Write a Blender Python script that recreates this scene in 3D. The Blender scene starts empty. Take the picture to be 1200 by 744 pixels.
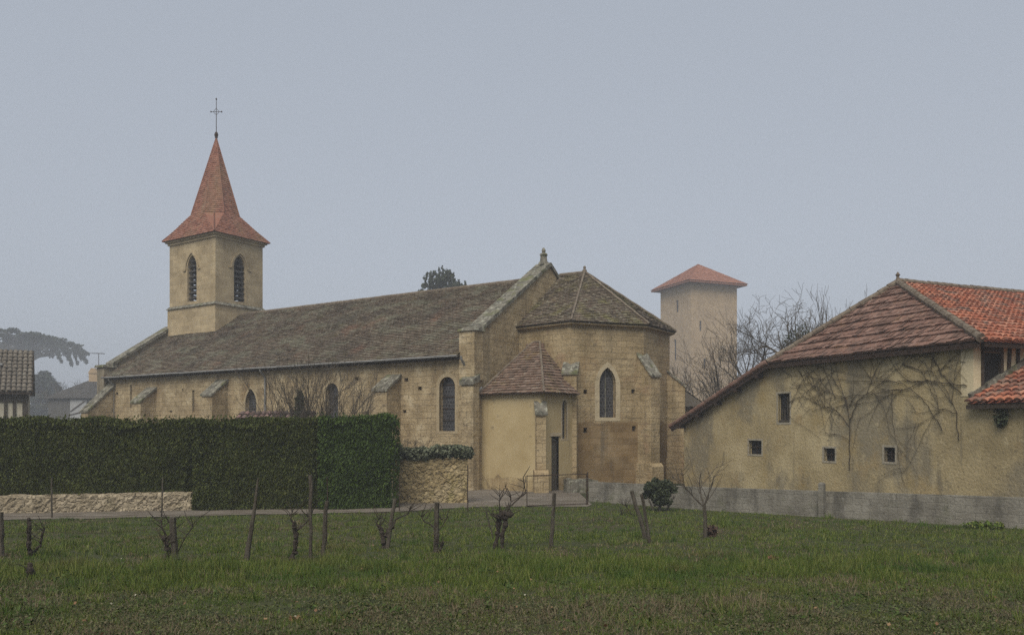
import bpy, math, random
import numpy as np
from mathutils import Vector, Matrix, noise
from mathutils.geometry import tessellate_polygon

SC = bpy.context.scene
COL = SC.collection
R = math.radians
F, HY = 933.0, 500.0                       # focal length in photo pixels, horizon row

# ------------------------------------------------------------------ camera, sky, sun, exposure
cam_d = bpy.data.cameras.new('camera'); cam = bpy.data.objects.new('camera', cam_d); COL.objects.link(cam)
cam.location = (0, 0, 0); cam.rotation_euler = (R(90), 0, 0)
cam_d.sensor_width = 36; cam_d.lens = F / 1200 * 36; cam_d.shift_y = (HY - 372) / 1200
cam_d.clip_start = 0.1; cam_d.clip_end = 3000
SC.camera = cam

SUN_EL, SUN_AZ = 51, 196                   # azimuth clockwise from +Y: behind the camera, to its left
w = bpy.data.worlds.new('World'); SC.world = w; w.use_nodes = True
nt = w.node_tree; bg = nt.nodes['Background']
sky = nt.nodes.new('ShaderNodeTexSky'); sky.sky_type = 'NISHITA'; sky.sun_disc = False
sky.sun_elevation = R(SUN_EL); sky.sun_rotation = R(SUN_AZ); sky.dust_density = 4; sky.air_density = 1
hs = nt.nodes.new('ShaderNodeHueSaturation'); hs.inputs['Saturation'].default_value = 0.25
nt.links.new(sky.outputs[0], hs.inputs['Color'])
mx = nt.nodes.new('ShaderNodeMix'); mx.data_type = 'RGBA'; mx.inputs[0].default_value = 0.75
nt.links.new(hs.outputs[0], mx.inputs[6]); mx.inputs[7].default_value = (2.5, 2.82, 3.32, 1)   # even cloud grey
nt.links.new(mx.outputs[2], bg.inputs['Color']); bg.inputs['Strength'].default_value = 0.084

sl = bpy.data.lights.new('sun', 'SUN'); so = bpy.data.objects.new('sun', sl); COL.objects.link(so)
sl.energy = 1.5; sl.angle = R(40); sl.color = (1.0, 0.94, 0.84)
_d = Vector((math.sin(R(SUN_AZ)) * math.cos(R(SUN_EL)), math.cos(R(SUN_AZ)) * math.cos(R(SUN_EL)), math.sin(R(SUN_EL))))
so.rotation_euler = _d.to_track_quat('Z', 'Y').to_euler()

vs = SC.view_settings
vs.view_transform = 'Standard'; vs.look = 'None'; vs.gamma = 1; vs.exposure = 0.95; vs.use_curve_mapping = False
cy = SC.cycles
cy.volume_bounces = 2; cy.max_bounces = 6; cy.diffuse_bounces = 3; cy.use_denoising = False

# ------------------------------------------------------------------ helpers: objects
def tag(o, label=None, cat=None, group=None, kind=None):
    if label: o['label'] = label
    if cat: o['category'] = cat
    if group: o['group'] = group
    if kind: o['kind'] = kind
    return o

class Frame:                                # a local frame standing on the ground, turned about Z
    def __init__(s, x, y, z, ang=0.0):
        s.o = Vector((x, y, z)); s.a = ang; s.c = math.cos(ang); s.s = math.sin(ang)
    def world(s, p): return Vector((s.o.x + s.c * p[0] - s.s * p[1], s.o.y + s.s * p[0] + s.c * p[1], s.o.z + p[2]))
    def local(s, x, y): dx, dy = x - s.o.x, y - s.o.y; return Vector((s.c * dx + s.s * dy, -s.s * dx + s.c * dy))
    def hit(s, o, d, px, py):               # where the sight line meets a vertical wall of this frame: (along, height)
        a = s.world((o[0], o[1], 0)); b = s.world((o[0] + d[0], o[1] + d[1], 0)); dx, dy = b.x - a.x, b.y - a.y
        r = (px - 600) / F; t = (r * a.y - a.x) / (dx - r * dy); Y = a.y + t * dy
        return t, (HY - py) / F * Y - s.o.z

def empty(name, fr, label=None, cat=None, group=None):
    o = bpy.data.objects.new(name, None); COL.objects.link(o); o.empty_display_size = .2
    o.location = fr.o; o.rotation_euler = (0, 0, fr.a)
    return tag(o, label, cat, group)

class MB:
    def __init__(s): s.v = []; s.f = []
    def face(s, pts):
        i = len(s.v); s.v += [tuple(p) for p in pts]; s.f.append(tuple(range(i, i + len(pts))))
    def box(s, x0, x1, y0, y1, z0, z1):
        s.prism([(x0, y0), (x1, y0), (x1, y1), (x0, y1)], z0, z1)
    def prism(s, pl, z0, z1):
        s.solid([(p[0], p[1], z0) for p in pl], [(p[0], p[1], z1) for p in pl])
    def solid(s, lo, hi):                   # two matching rings
        i = len(s.v); n = len(lo); s.v += [tuple(p) for p in lo] + [tuple(p) for p in hi]
        s.f.append(tuple(i + k for k in reversed(range(n)))); s.f.append(tuple(i + n + k for k in range(n)))
        for k in range(n):
            m = (k + 1) % n; s.f.append((i + k, i + m, i + n + m, i + n + k))
    def extrude(s, pl, vec):
        v = Vector(vec); s.solid([tuple(p) for p in pl], [tuple(Vector(p) + v) for p in pl])
    def bar(s, a, b, wx, wz, up=(0, 0, 1)): # rectangular bar from a to b
        a, b = Vector(a), Vector(b); d = (b - a).normalized(); u = Vector(up)
        if abs(d.dot(u)) > .98: u = Vector((0, 1, 0))
        x = d.cross(u).normalized(); u = x.cross(d)
        q = [x * wx / 2 * i + u * wz / 2 * j for i, j in ((-1, -1), (1, -1), (1, 1), (-1, 1))]
        s.solid([a + k for k in q], [b + k for k in q])
    def tube(s, pts, rad, k=6, cap=True):
        pts = [Vector(p) for p in pts]; n = len(pts)
        if not hasattr(rad, '__len__'): rad = [rad] * n
        i0 = len(s.v); ref = Vector((.31, .77, .55)); x = None
        for j, p in enumerate(pts):
            d = pts[min(j + 1, n - 1)] - pts[max(j - 1, 0)]
            if d.length < 1e-9: d = Vector((0, 0, 1))
            d.normalize()
            if x is None: x = d.cross(ref).normalized()
            else:
                x = x - d * x.dot(d); x = x.normalized() if x.length > 1e-6 else d.cross(ref).normalized()
            y = d.cross(x)
            for q in range(k):
                a = 2 * math.pi * q / k; s.v.append(tuple(p + (x * math.cos(a) + y * math.sin(a)) * rad[j]))
        for j in range(n - 1):
            for q in range(k):
                m = (q + 1) % k; s.f.append((i0 + j * k + q, i0 + j * k + m, i0 + (j + 1) * k + m, i0 + (j + 1) * k + q))
        if cap:
            s.f.append(tuple(i0 + q for q in reversed(range(k)))); s.f.append(tuple(i0 + (n - 1) * k + q for q in range(k)))
    def lathe(s, c, prof, k=10):
        c = Vector(c); i0 = len(s.v)
        for r, z in prof:
            for q in range(k):
                a = 2 * math.pi * q / k; s.v.append((c.x + r * math.cos(a), c.y + r * math.sin(a), c.z + z))
        for j in range(len(prof) - 1):
            for q in range(k):
                m = (q + 1) % k; s.f.append((i0 + j * k + q, i0 + j * k + m, i0 + (j + 1) * k + m, i0 + (j + 1) * k + q))
        s.f.append(tuple(i0 + q for q in reversed(range(k)))); s.f.append(tuple(i0 + (len(prof) - 1) * k + q for q in range(k)))
    def build(s, name, mat, parent=None, uv=True, smooth=False, loc=None):
        me = bpy.data.meshes.new(name); me.from_pydata(s.v, [], s.f); me.update()
        if uv:
            lay = me.uv_layers.new(name='UVMap'); arr = np.zeros(len(me.loops) * 2, np.float32)
            Z = Vector((0, 0, 1)); vv = me.vertices
            for p in me.polygons:
                n = p.normal; t = Z.cross(n)
                t = t.normalized() if t.length > .05 else Vector((1, 0, 0))
                b = n.cross(t)
                for li in p.loop_indices:
                    c = vv[me.loops[li].vertex_index].co; arr[2 * li] = c.dot(t); arr[2 * li + 1] = c.dot(b)
            lay.data.foreach_set('uv', arr)
        if smooth: me.polygons.foreach_set('use_smooth', [True] * len(me.polygons))
        o = bpy.data.objects.new(name, me); COL.objects.link(o); me.materials.append(mat)
        if parent: o.parent = parent
        if loc is not None: o.location = loc
        return o

def tri_mesh(name, V, mat, parent=None, loc=None, per=3):   # N separate polygons of `per` corners, from one array
    V = np.ascontiguousarray(V.reshape(-1, 3), np.float32); n = len(V); nf = n // per
    me = bpy.data.meshes.new(name)
    me.vertices.add(n); me.vertices.foreach_set('co', V.ravel())
    me.loops.add(n); me.loops.foreach_set('vertex_index', np.arange(n, dtype=np.int32))
    me.polygons.add(nf); me.polygons.foreach_set('loop_start', np.arange(0, n, per, dtype=np.int32))
    try: me.polygons.foreach_set('loop_total', np.full(nf, per, np.int32))
    except Exception: pass
    me.update(calc_edges=True); me.materials.append(mat)
    o = bpy.data.objects.new(name, me); COL.objects.link(o)
    if parent: o.parent = parent
    if loc is not None: o.location = loc
    return o

def panel(mb, o, d, inward, outer, holes, depth=.25):
    """a wall sheet with openings cut in it and their reveals"""
    P = lambda s, z, k=0: (o[0] + d[0] * s + inward[0] * k, o[1] + d[1] * s + inward[1] * k, z)
    loops = [outer] + holes
    flat = [p for l in loops for p in l]
    for t in tessellate_polygon([[Vector((p[0], p[1], 0)) for p in l] for l in loops]):
        q = [flat[i] for i in t]
        ar = (q[1][0] - q[0][0]) * (q[2][1] - q[0][1]) - (q[2][0] - q[0][0]) * (q[1][1] - q[0][1])
        flip = d[0] * inward[1] - d[1] * inward[0]           # face outward
        if (ar > 0) != (flip > 0): q.reverse()
        mb.face([P(*a) for a in q])
    for k, h in enumerate(holes):
        dep = depth[k] if hasattr(depth, '__len__') else depth
        n = len(h)
        for i in range(n):
            a, b = h[i], h[(i + 1) % n]
            mb.face([P(*a), P(*b), P(b[0], b[1], dep), P(a[0], a[1], dep)])

def lancet(c, z0, z1, wd, pointed=True, n=7, grow=0.0):
    """arched outline, counter-clockwise from the lower left"""
    h = wd / 2 + grow; z0 -= grow * .7; z1 += grow * 1.1
    pts = [(c - h, z0), (c + h, z0)]
    if pointed:
        rad = 2 * h * 1.0; rise = math.sqrt(rad ** 2 - (rad - h) ** 2); zs = z1 - rise
        am = math.acos((rad - h) / rad)
        for i in range(n + 1):
            a = am * i / n; pts.append((c + h - rad + rad * math.cos(a), zs + rad * math.sin(a)))
        for i in range(n - 1, -1, -1):
            a = am * i / n; pts.append((c - h + rad - rad * math.cos(a), zs + rad * math.sin(a)))
    else:
        zs = z1 - h
        for i in range(2 * n + 1):
            a = math.pi * i / (2 * n); pts.append((c + h * math.cos(a), zs + h * math.sin(a)))
    return pts
def rect(c, z0, z1, wd): return [(c - wd / 2, z0), (c + wd / 2, z0), (c + wd / 2, z1), (c - wd / 2, z1)]

def ring(mb, o, d, inward, outer, inner, k0, k1):
    """a flat band between two outlines with the same number of points, k0 proud of .. k1 behind the wall face"""
    P = lambda p, k: (o[0] + d[0] * p[0] + inward[0] * k, o[1] + d[1] * p[0] + inward[1] * k, p[1])
    n = len(outer)
    for i in range(n):
        j = (i + 1) % n
        mb.face([P(outer[i], k0), P(outer[j], k0), P(inner[j], k0), P(inner[i], k0)])
        mb.face([P(outer[i], k0), P(outer[i], k1), P(outer[j], k1), P(outer[j], k0)])
        mb.face([P(inner[i], k0), P(inner[j], k0), P(inner[j], k1), P(inner[i], k1)])

def flat_poly(mb, o, d, inward, pl, k):
    mb.face([(o[0] + d[0] * p[0] + inward[0] * k, o[1] + d[1] * p[0] + inward[1] * k, p[1]) for p in pl])

def clip(poly, ax, lim, keep_less):
    out = []
    for i in range(len(poly)):
        a, b = poly[i], poly[(i + 1) % len(poly)]
        ia = (a[ax] <= lim) if keep_less else (a[ax] >= lim); ib = (b[ax] <= lim) if keep_less else (b[ax] >= lim)
        if ia: out.append(a)
        if ia != ib:
            t = (lim - a[ax]) / (b[ax] - a[ax]); out.append((a[0] + (b[0] - a[0]) * t, a[1] + (b[1] - a[1]) * t))
    return out

def tiled(mb, poly, tw, th, lift, rng, jit=.4, wav=.03, alt=1.0):
    """rows of lapped tiles over a roof slope whose first edge is its eave; every tile its own island"""
    P = [Vector(p) for p in poly]; s = (P[1] - P[0]).normalized()
    n = Vector((0, 0, 0))
    for i in range(len(P)): n += P[i].cross(P[(i + 1) % len(P)])
    n.normalize()
    if n.z < 0: n = -n
    r = n.cross(s)
    if r.z < 0: r = -r
    q = [((p - P[0]).dot(s), (p - P[0]).dot(r)) for p in P]
    X = lambda a, b, h: P[0] + s * a + r * b + n * (h + wav * noise.noise((P[0] + s * a + r * b) * .45))
    mb.face([p - n * (.02 + wav) for p in P])
    r1 = max(b for a, b in q); k = 0; r0 = 0.0
    while r0 < r1 - 1e-4:
        row = clip(clip(q, 1, r0, False), 1, r0 + th, True)
        if len(row) >= 3:
            s0 = min(a for a, b in row); s1 = max(a for a, b in row)
            a = math.floor(s0 / tw) * tw + (k % 2) * tw * .5 - tw
            while a < s1:
                c = clip(clip(row, 0, a, False), 0, a + tw, True)
                if len(c) >= 3:
                    L = lift * (1 + jit * rng.uniform(-1, 1)) * (alt if k % 2 else 1); tilt = lift * .35 * rng.uniform(-1, 1)
                    hh = lambda p: .004 + max(0, L * (1 - (p[1] - r0) / th)) + tilt * (p[0] - a) / tw
                    mb_i = len(mb.v); top = [X(p[0], p[1], hh(p)) for p in c]
                    mb.v += [tuple(t) for t in top]; mb.f.append(tuple(range(mb_i, mb_i + len(c))))
                    for i in range(len(c)):                  # butt end of the tile
                        j = (i + 1) % len(c)
                        if abs(c[i][1] - r0) < 1e-5 and abs(c[j][1] - r0) < 1e-5 and abs(c[i][0] - c[j][0]) > 1e-4:
                            e = len(mb.v); mb.v += [tuple(X(c[i][0], r0, -.012)), tuple(X(c[j][0], r0, -.012))]
                            mb.f.append((mb_i + j, mb_i + i, e, e + 1))
                a += tw
        r0 += th; k += 1

def canal(mb, poly, tw, th, rng):
    """half-round clay tiles lapped in columns; first edge of poly is the eave"""
    P = [Vector(p) for p in poly]; s = (P[1] - P[0]).normalized(); n = Vector((0, 0, 0))
    for i in range(len(P)): n += P[i].cross(P[(i + 1) % len(P)])
    n.normalize()
    if n.z < 0: n = -n
    r = n.cross(s)
    if r.z < 0: r = -r
    q = [((p - P[0]).dot(s), (p - P[0]).dot(r)) for p in P]
    mb.face([p - n * .03 for p in P])
    s0 = min(a for a, b in q); s1 = max(a for a, b in q); rr = max(b for a, b in q)
    a = s0 + tw / 2; K = 5
    while a < s1:
        col = clip(clip(q, 0, a - .01, False), 0, a + .01, True)
        if len(col) >= 3:
            b0 = min(b for _, b in col); b1 = max(b for _, b in col)
            b = b0 - .04
            while b < b1 - .05:
                e = min(b + th * 1.12, b1); ja = a + rng.uniform(-.018, .018); sk = rng.uniform(-.015, .015)
                up = rng.uniform(.01, .03); w0 = tw * .43 * rng.uniform(.92, 1.08); w1 = w0 * .82
                i0 = len(mb.v)
                for (bb, wd, lf) in ((b, w0, .035 + up), (e, w1, .005)):
                    for kk in range(K + 1):
                        an = math.pi * kk / K
                        p = P[0] + s * (ja + (sk if bb == e else 0) - wd * math.cos(an)) + r * bb + n * (wd * .72 * math.sin(an) + lf)
                        p += n * .03 * noise.noise(p * .5)
                        mb.v.append(tuple(p))
                for kk in range(K): mb.f.append((i0 + kk, i0 + kk + 1, i0 + K + 2 + kk, i0 + K + 1 + kk))
                i1 = len(mb.v); mb.v += mb.v[i0:i0 + K + 1]; mb.f.append(tuple(range(i1, i1 + K + 1)))
                b += th
        a += tw

# ------------------------------------------------------------------ helpers: materials
def lin(c): return tuple(((x / 255) / 12.92 if x / 255 <= .04045 else ((x / 255 + .055) / 1.055) ** 2.4) for x in c) + (1,)
def mk(name, cols, scale=1.0, detail=6, rough=.9, island=None, iamt=.6, brick=None, patches=(), bump=(.0, 20), spec=.2, coords='Object', stretch=(1, 1, 1), metallic=0.0, stones=None):
    m = bpy.data.materials.new(name); m.use_nodes = True; t = m.node_tree; N, L = t.nodes, t.links
    bs = N['Principled BSDF']; bs.inputs['Roughness'].default_value = rough; bs.inputs['Specular IOR Level'].default_value = spec
    bs.inputs['Metallic'].default_value = metallic
    tc = N.new('ShaderNodeTexCoord')
    def mapped(st, which=coords):
        mp = N.new('ShaderNodeMapping'); mp.inputs['Scale'].default_value = st; L.new(tc.outputs[which], mp.inputs[0]); return mp.outputs[0]
    def nz(sc, st=(1, 1, 1), det=detail, which=coords, rg=.6):
        x = N.new('ShaderNodeTexNoise'); x.inputs['Scale'].default_value = sc; x.inputs['Detail'].default_value = det
        x.inputs['Roughness'].default_value = rg
        L.new(mapped(st, which), x.inputs['Vector']); return x.outputs[0]
    def ramp(src, stops):
        r = N.new('ShaderNodeValToRGB'); e = r.color_ramp.elements
        while len(e) < len(stops): e.new(.5)
        for k, (p, c) in enumerate(stops): e[k].position = p; e[k].color = c if len(c) == 4 else tuple(c) + (1,)
        L.new(src, r.inputs[0]); return r.outputs[0]
    def mix(f, a, b, mode='MIX'):
        x = N.new('ShaderNodeMix'); x.data_type = 'RGBA'; x.blend_type = mode
        for v, i in ((f, 0), (a, 6), (b, 7)):
            if hasattr(v, 'links') or hasattr(v, 'is_linked'): L.new(v, x.inputs[i])
            else: x.inputs[i].default_value = v if i == 0 else (tuple(v) + (1,))[:4]
        return x.outputs[2]
    n = len(cols)
    lo, hi = .3, .7
    col = ramp(nz(scale, stretch), [(lo + (hi - lo) * k / max(1, n - 1), c) for k, c in enumerate(cols)])
    heights = []
    if island:
        g = N.new('ShaderNodeNewGeometry')
        ic = ramp(g.outputs['Random Per Island'], [((k + .5) / len(island), c) for k, c in enumerate(island)])
        col = mix(iamt, col, ic)
    if brick:
        bw, bh, mo, var, mc, mamt = brick
        b = N.new('ShaderNodeTexBrick'); b.inputs['Scale'].default_value = 1; b.inputs['Brick Width'].default_value = bw
        b.inputs['Row Height'].default_value = bh; b.inputs['Mortar Size'].default_value = mo; b.inputs['Mortar Smooth'].default_value = .4
        b.inputs['Color1'].default_value = (1 - var,) * 3 + (1,); b.inputs['Color2'].default_value = (1 + var * .6,) * 3 + (1,)
        b.inputs['Mortar'].default_value = (1, 1, 1, 1)
        wob = N.new('ShaderNodeVectorMath'); wob.operation = 'MULTIPLY_ADD'
        wn = N.new('ShaderNodeTexNoise'); wn.inputs['Scale'].default_value = 1.3; L.new(tc.outputs['UV'], wn.inputs['Vector'])
        L.new(wn.outputs['Color'], wob.inputs[0]); wob.inputs[1].default_value = (.2, .12, 0); L.new(tc.outputs['UV'], wob.inputs[2])
        L.new(wob.outputs[0], b.inputs['Vector'])
        col = mix(1.0, col, b.outputs['Color'], 'MULTIPLY')
        mf = N.new('ShaderNodeMath'); mf.operation = 'MULTIPLY'; mf.inputs[1].default_value = mamt; L.new(b.outputs['Fac'], mf.inputs[0])
        mn = N.new('ShaderNodeMath'); mn.operation = 'MULTIPLY'; L.new(mf.outputs[0], mn.inputs[0]); L.new(nz(.9), mn.inputs[1])
        m2 = N.new('ShaderNodeMath'); m2.operation = 'MULTIPLY'; m2.inputs[1].default_value = 1.6; L.new(mn.outputs[0], m2.inputs[0])
        col = mix(m2.outputs[0], col, mc)
        heights.append((b.outputs['Fac'], -.6))
    if stones:
        sc, mc, var, mamt = stones
        wn = N.new('ShaderNodeTexNoise'); wn.inputs['Scale'].default_value = 4; L.new(tc.outputs['UV'], wn.inputs['Vector'])
        wob = N.new('ShaderNodeVectorMath'); wob.operation = 'MULTIPLY_ADD'; L.new(wn.outputs['Color'], wob.inputs[0]); wob.inputs[1].default_value = (.09, .09, 0); L.new(tc.outputs['UV'], wob.inputs[2])
        mp = N.new('ShaderNodeMapping'); mp.inputs['Scale'].default_value = (1, 1.55, 1); L.new(wob.outputs[0], mp.inputs[0])
        v1 = N.new('ShaderNodeTexVoronoi'); v1.inputs['Scale'].default_value = sc; L.new(mp.outputs[0], v1.inputs['Vector'])
        v2 = N.new('ShaderNodeTexVoronoi'); v2.feature = 'DISTANCE_TO_EDGE'; v2.inputs['Scale'].default_value = sc; L.new(mp.outputs[0], v2.inputs['Vector'])
        sp_ = N.new('ShaderNodeSeparateColor'); L.new(v1.outputs['Color'], sp_.inputs[0])
        g1 = 1 - var; g2 = 1 + var * .8
        col = mix(1.0, col, ramp(sp_.outputs[0], [(0, (g1, g1 * .98, g1 * .95)), (1, (g2, g2, g2))]), 'MULTIPLY')
        col = mix(ramp(v2.outputs['Distance'], [(.02, (mamt,) * 3), (.10, (0, 0, 0))]), col, mc)
        hh = ramp(v2.outputs['Distance'], [(.0, (0, 0, 0)), (.16, (1, 1, 1))]); heights.append((hh, .8))
    for (pc, sc, p0, p1, amt, st) in patches:
        f = ramp(nz(sc, st), [(p0, (0, 0, 0)), (p1, (amt, amt, amt))])
        col = mix(f, col, pc)
    L.new(col, bs.inputs['Base Color'])
    if bump[0] > 0:
        bp = N.new('ShaderNodeBump'); bp.inputs['Strength'].default_value = bump[0]; bp.inputs['Distance'].default_value = .05
        h = nz(bump[1])
        for src, k in heights:
            x = N.new('ShaderNodeMath'); x.operation = 'MULTIPLY_ADD'; L.new(src, x.inputs[0]); x.inputs[1].default_value = k; L.new(h, x.inputs[2]); h = x.outputs[0]
        L.new(h, bp.inputs['Height']); L.new(bp.outputs[0], bs.inputs['Normal'])
    return m

one = (1, 1, 1)
STREAK = (3, 3, .25)
M = {}
M['stone'] = mk('pale_ochre_limestone', [(.21, .155, .085), (.34, .262, .152), (.46, .37, .225)], 1.1, brick=(.55, .28, .012, .10, (.20, .15, .09), .28),
    patches=[((.10, .085, .06), .5, .56, .72, .55, STREAK), ((.50, .42, .29), 1.1, .58, .68, .6, one), ((.20, .125, .055), .35, .55, .7, .5, one), ((.06, .05, .04), 3.2, .63, .7, .6, one), ((.17, .135, .085), 6, .56, .64, .55, one), ((.50, .43, .30), 9, .6, .68, .45, one), ((.15, .115, .07), 1.6, .58, .66, .5, (.6, .6, 2.5))], bump=(1.0, 8))
M['stone_brown'] = mk('brown_ochre_apse_stone', [(.21, .155, .08), (.325, .248, .14), (.42, .33, .195)], 1.0, brick=(.55, .28, .012, .09, (.16, .12, .07), .28),
    patches=[((.09, .075, .05), .45, .56, .72, .5, STREAK), ((.42, .34, .21), 1.3, .62, .7, .45, one), ((.21, .12, .05), .3, .52, .66, .5, one), ((.10, .08, .055), 4, .6, .68, .55, one), ((.42, .34, .21), 7, .6, .68, .45, one), ((.14, .105, .06), 1.5, .58, .66, .5, (.6, .6, 2.5)), ((.27, .17, .10), .8, .58, .66, .5, one)], bump=(1.0, 8))
M['stone_low'] = mk('damp_brown_apse_stone', [(.125, .080, .036), (.19, .128, .062), (.25, .18, .10)], .8, brick=(.6, .3, .012, .18, (.12, .085, .045), .3),
    patches=[((.32, .25, .15), .5, .56, .7, .6, (1, 1, 1.6)), ((.07, .06, .045), .8, .58, .7, .5, STREAK)], bump=(.5, 9))
M['tower_stone'] = mk('tower_limestone', [(.26, .20, .115), (.35, .275, .165), (.44, .355, .22)], 1.0, brick=(.6, .3, .014, .14, (.22, .17, .11), .35),
    patches=[((.16, .13, .09), .5, .57, .72, .45, STREAK)], bump=(.4, 9))
M['grey_stone'] = mk('grey_weathered_stone', [(.12, .105, .075), (.20, .17, .12), (.27, .225, .155)], 1.0, patches=[((.07, .065, .05), 1.2, .52, .64, .65, STREAK), ((.28, .26, .2), 4, .6, .68, .5, one)], bump=(.8, 8))
M['light_stone'] = mk('dressed_pale_stone', [(.34, .27, .175), (.46, .385, .265)], 1.5, patches=[((.15, .13, .1), 2, .6, .7, .5, one)], bump=(.2, 20))
M['apse_surround'] = mk('pale_worn_window_surround', [(.33, .27, .17), (.45, .375, .25)], 1.8, patches=[((.18, .145, .095), 2.5, .56, .68, .6, one)], bump=(.5, 12))
M['surround'] = mk('worn_window_surround', [(.27, .21, .125), (.38, .305, .19)], 1.6, patches=[((.16, .13, .085), 2.5, .58, .68, .5, one)], bump=(.5, 12))
M['coping'] = mk('lichened_grey_coping', [(.085, .08, .065), (.15, .138, .108), (.23, .21, .165)], 2.5, patches=[((.32, .32, .25), 5, .56, .62, .75, one), ((.04, .04, .028), 3, .54, .63, .8, one), ((.11, .115, .04), 1.6, .54, .64, .65, one)], bump=(.5, 14))
M['plaster'] = mk('smooth_beige_lime_plaster', [(.33, .25, .125), (.395, .31, .168), (.45, .36, .205)], .6,
    patches=[((.16, .12, .07), .9, .58, .75, .5, STREAK), ((.22, .15, .075), .45, .6, .72, .45, one), ((.13, .105, .07), 2.5, .63, .72, .5, one)], bump=(.15, 25))
M['plaster_base'] = mk('flaking_damp_plaster', [(.20, .145, .075), (.32, .24, .13), (.39, .305, .165)], 1.3, patches=[((.13, .10, .06), 1.5, .5, .62, .7, one), ((.39, .305, .165), 2.2, .52, .6, .8, one)], bump=(.4, 12))
M['barn'] = mk('weathered_yellow_render', [(.26, .205, .11), (.37, .295, .162), (.48, .395, .235)], .6,
    patches=[((.17, .15, .11), .36, .49, .58, .7, (1, 1, .7)), ((.12, .10, .07), 1.4, .6, .68, .55, (1, 1, .5)), ((.33, .235, .11), .9, .58, .66, .5, one), ((.46, .38, .23), 3.5, .58, .66, .5, one), ((.15, .115, .06), 8, .58, .66, .55, one), ((.33, .24, .10), .7, .56, .7, .6, one), ((.41, .34, .2), 2.5, .6, .68, .5, one), ((.11, .09, .06), 5, .62, .7, .6, one), ((.09, .085, .07), .7, .6, .72, .5, STREAK)], bump=(.6, 11))
M['barn_pale'] = mk('pale_quoin_render', [(.50, .42, .26), (.60, .51, .34)], 1.2, patches=[((.25, .19, .1), 1.5, .55, .7, .5, one)], bump=(.3, 14))
M['far_tower'] = mk('far_tower_render', [(.32, .225, .125), (.42, .305, .175)], .35, brick=(.5, .25, .015, .12, (.3, .22, .14), .4), patches=[((.2, .15, .1), .4, .55, .7, .5, STREAK)], bump=(.3, 8))
TB = [(.10, .075, .058), (.14, .10, .076), (.185, .135, .10), (.12, .095, .08), (.22, .175, .135), (.155, .10, .075)]
TB2 = [(.085, .068, .05), (.12, .094, .066), (.16, .125, .088), (.105, .088, .068), (.19, .16, .115), (.135, .095, .068)]
M['tile_brown'] = mk('old_brown_roof_tile', [(.096, .074, .053), (.134, .102, .073), (.172, .132, .094)], .5, island=TB2, iamt=.55,
    patches=[((.20, .195, .14), .7, .48, .62, .7, (1, 1, 3)), ((.26, .245, .185), 6, .57, .65, .65, one), ((.22, .12, .08), .45, .6, .68, .5, one), ((.075, .062, .05), .4, .5, .66, .55, one), ((.13, .115, .05), 1.2, .6, .7, .5, one)], rough=.95)
M['tile_choir'] = mk('mossy_brown_roof_tile', [(.092, .074, .052), (.13, .102, .074), (.165, .13, .092)], .8, island=TB2, iamt=.6,
    patches=[((.17, .155, .06), .7, .5, .62, .75, one), ((.28, .265, .19), 5, .57, .64, .75, one), ((.07, .058, .048), .6, .55, .68, .5, one)], rough=.95)
M['tile_sacristy'] = mk('red_brown_small_tile', [(.105, .070, .05), (.145, .094, .065), (.185, .125, .09)], .9, island=[(.09, .064, .048), (.16, .105, .075), (.13, .082, .058), (.21, .15, .115)], iamt=.6,
    patches=[((.21, .155, .055), 1.0, .54, .66, .6, one), ((.27, .24, .185), 6, .57, .65, .65, one), ((.08, .06, .045), 2, .58, .66, .6, one)], rough=.95)
M['tile_spire'] = mk('red_spire_tile', [(.155, .066, .043), (.205, .086, .056), (.25, .115, .077)], .9, island=[(.125, .053, .036), (.215, .09, .058), (.27, .13, .088)], iamt=.6,
    patches=[((.19, .15, .08), .8, .45, .75, .6, (1, 1, .35)), ((.24, .20, .15), 4, .6, .68, .5, one), ((.15, .085, .06), 1.6, .48, .75, .45, one)], rough=.9)
M['tile_canal'] = mk('orange_red_canal_tile', [(.25, .085, .05), (.35, .125, .07)], 1.0, island=[(.17, .062, .04), (.33, .11, .06), (.40, .16, .09), (.26, .085, .052), (.45, .23, .15), (.11, .055, .042)], iamt=.75,
    patches=[((.13, .105, .085), 1.3, .52, .62, .75, one), ((.10, .055, .04), 3.5, .58, .66, .6, one), ((.36, .30, .22), 9, .64, .7, .6, one)], rough=.85)
M['tile_flat'] = mk('dull_red_flat_tile', [(.125, .072, .054), (.165, .095, .07), (.21, .125, .095)], .7, island=[(.095, .06, .047), (.18, .095, .068), (.25, .155, .12), (.14, .078, .058)], iamt=.65,
    patches=[((.30, .27, .23), 10, .62, .7, .7, one), ((.10, .06, .045), 1.0, .54, .68, .55, (1, 1, .4)), ((.25, .15, .08), 1.3, .58, .7, .5, one), ((.26, .2, .16), 3.5, .6, .68, .5, (4, 4, .5))], rough=.9)
M['tile_cap'] = mk('dull_pink_capping_tile', [(.10, .07, .06), (.17, .11, .095)], 2, island=[(.06, .05, .045), (.22, .13, .115), (.12, .085, .075), (.09, .07, .06), (.26, .17, .15)], iamt=.8)
M['tile_far'] = mk('red_far_tile', [(.24, .105, .066), (.31, .145, .092)], .8, island=[(.22, .095, .06), (.32, .15, .098)], iamt=.5)
M['slate'] = mk('dark_wet_roof_tile', [(.045, .042, .038), (.07, .064, .056)], 1.5, island=[(.04, .037, .034), (.075, .068, .058)], iamt=.5)
M['tile_grey'] = mk('grey_brown_old_tile', [(.105, .09, .07), (.16, .138, .11)], 1.5, island=[(.09, .078, .062), (.17, .15, .12), (.13, .11, .085)], iamt=.6, patches=[((.2, .19, .15), 3, .58, .68, .5, one)])
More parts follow.
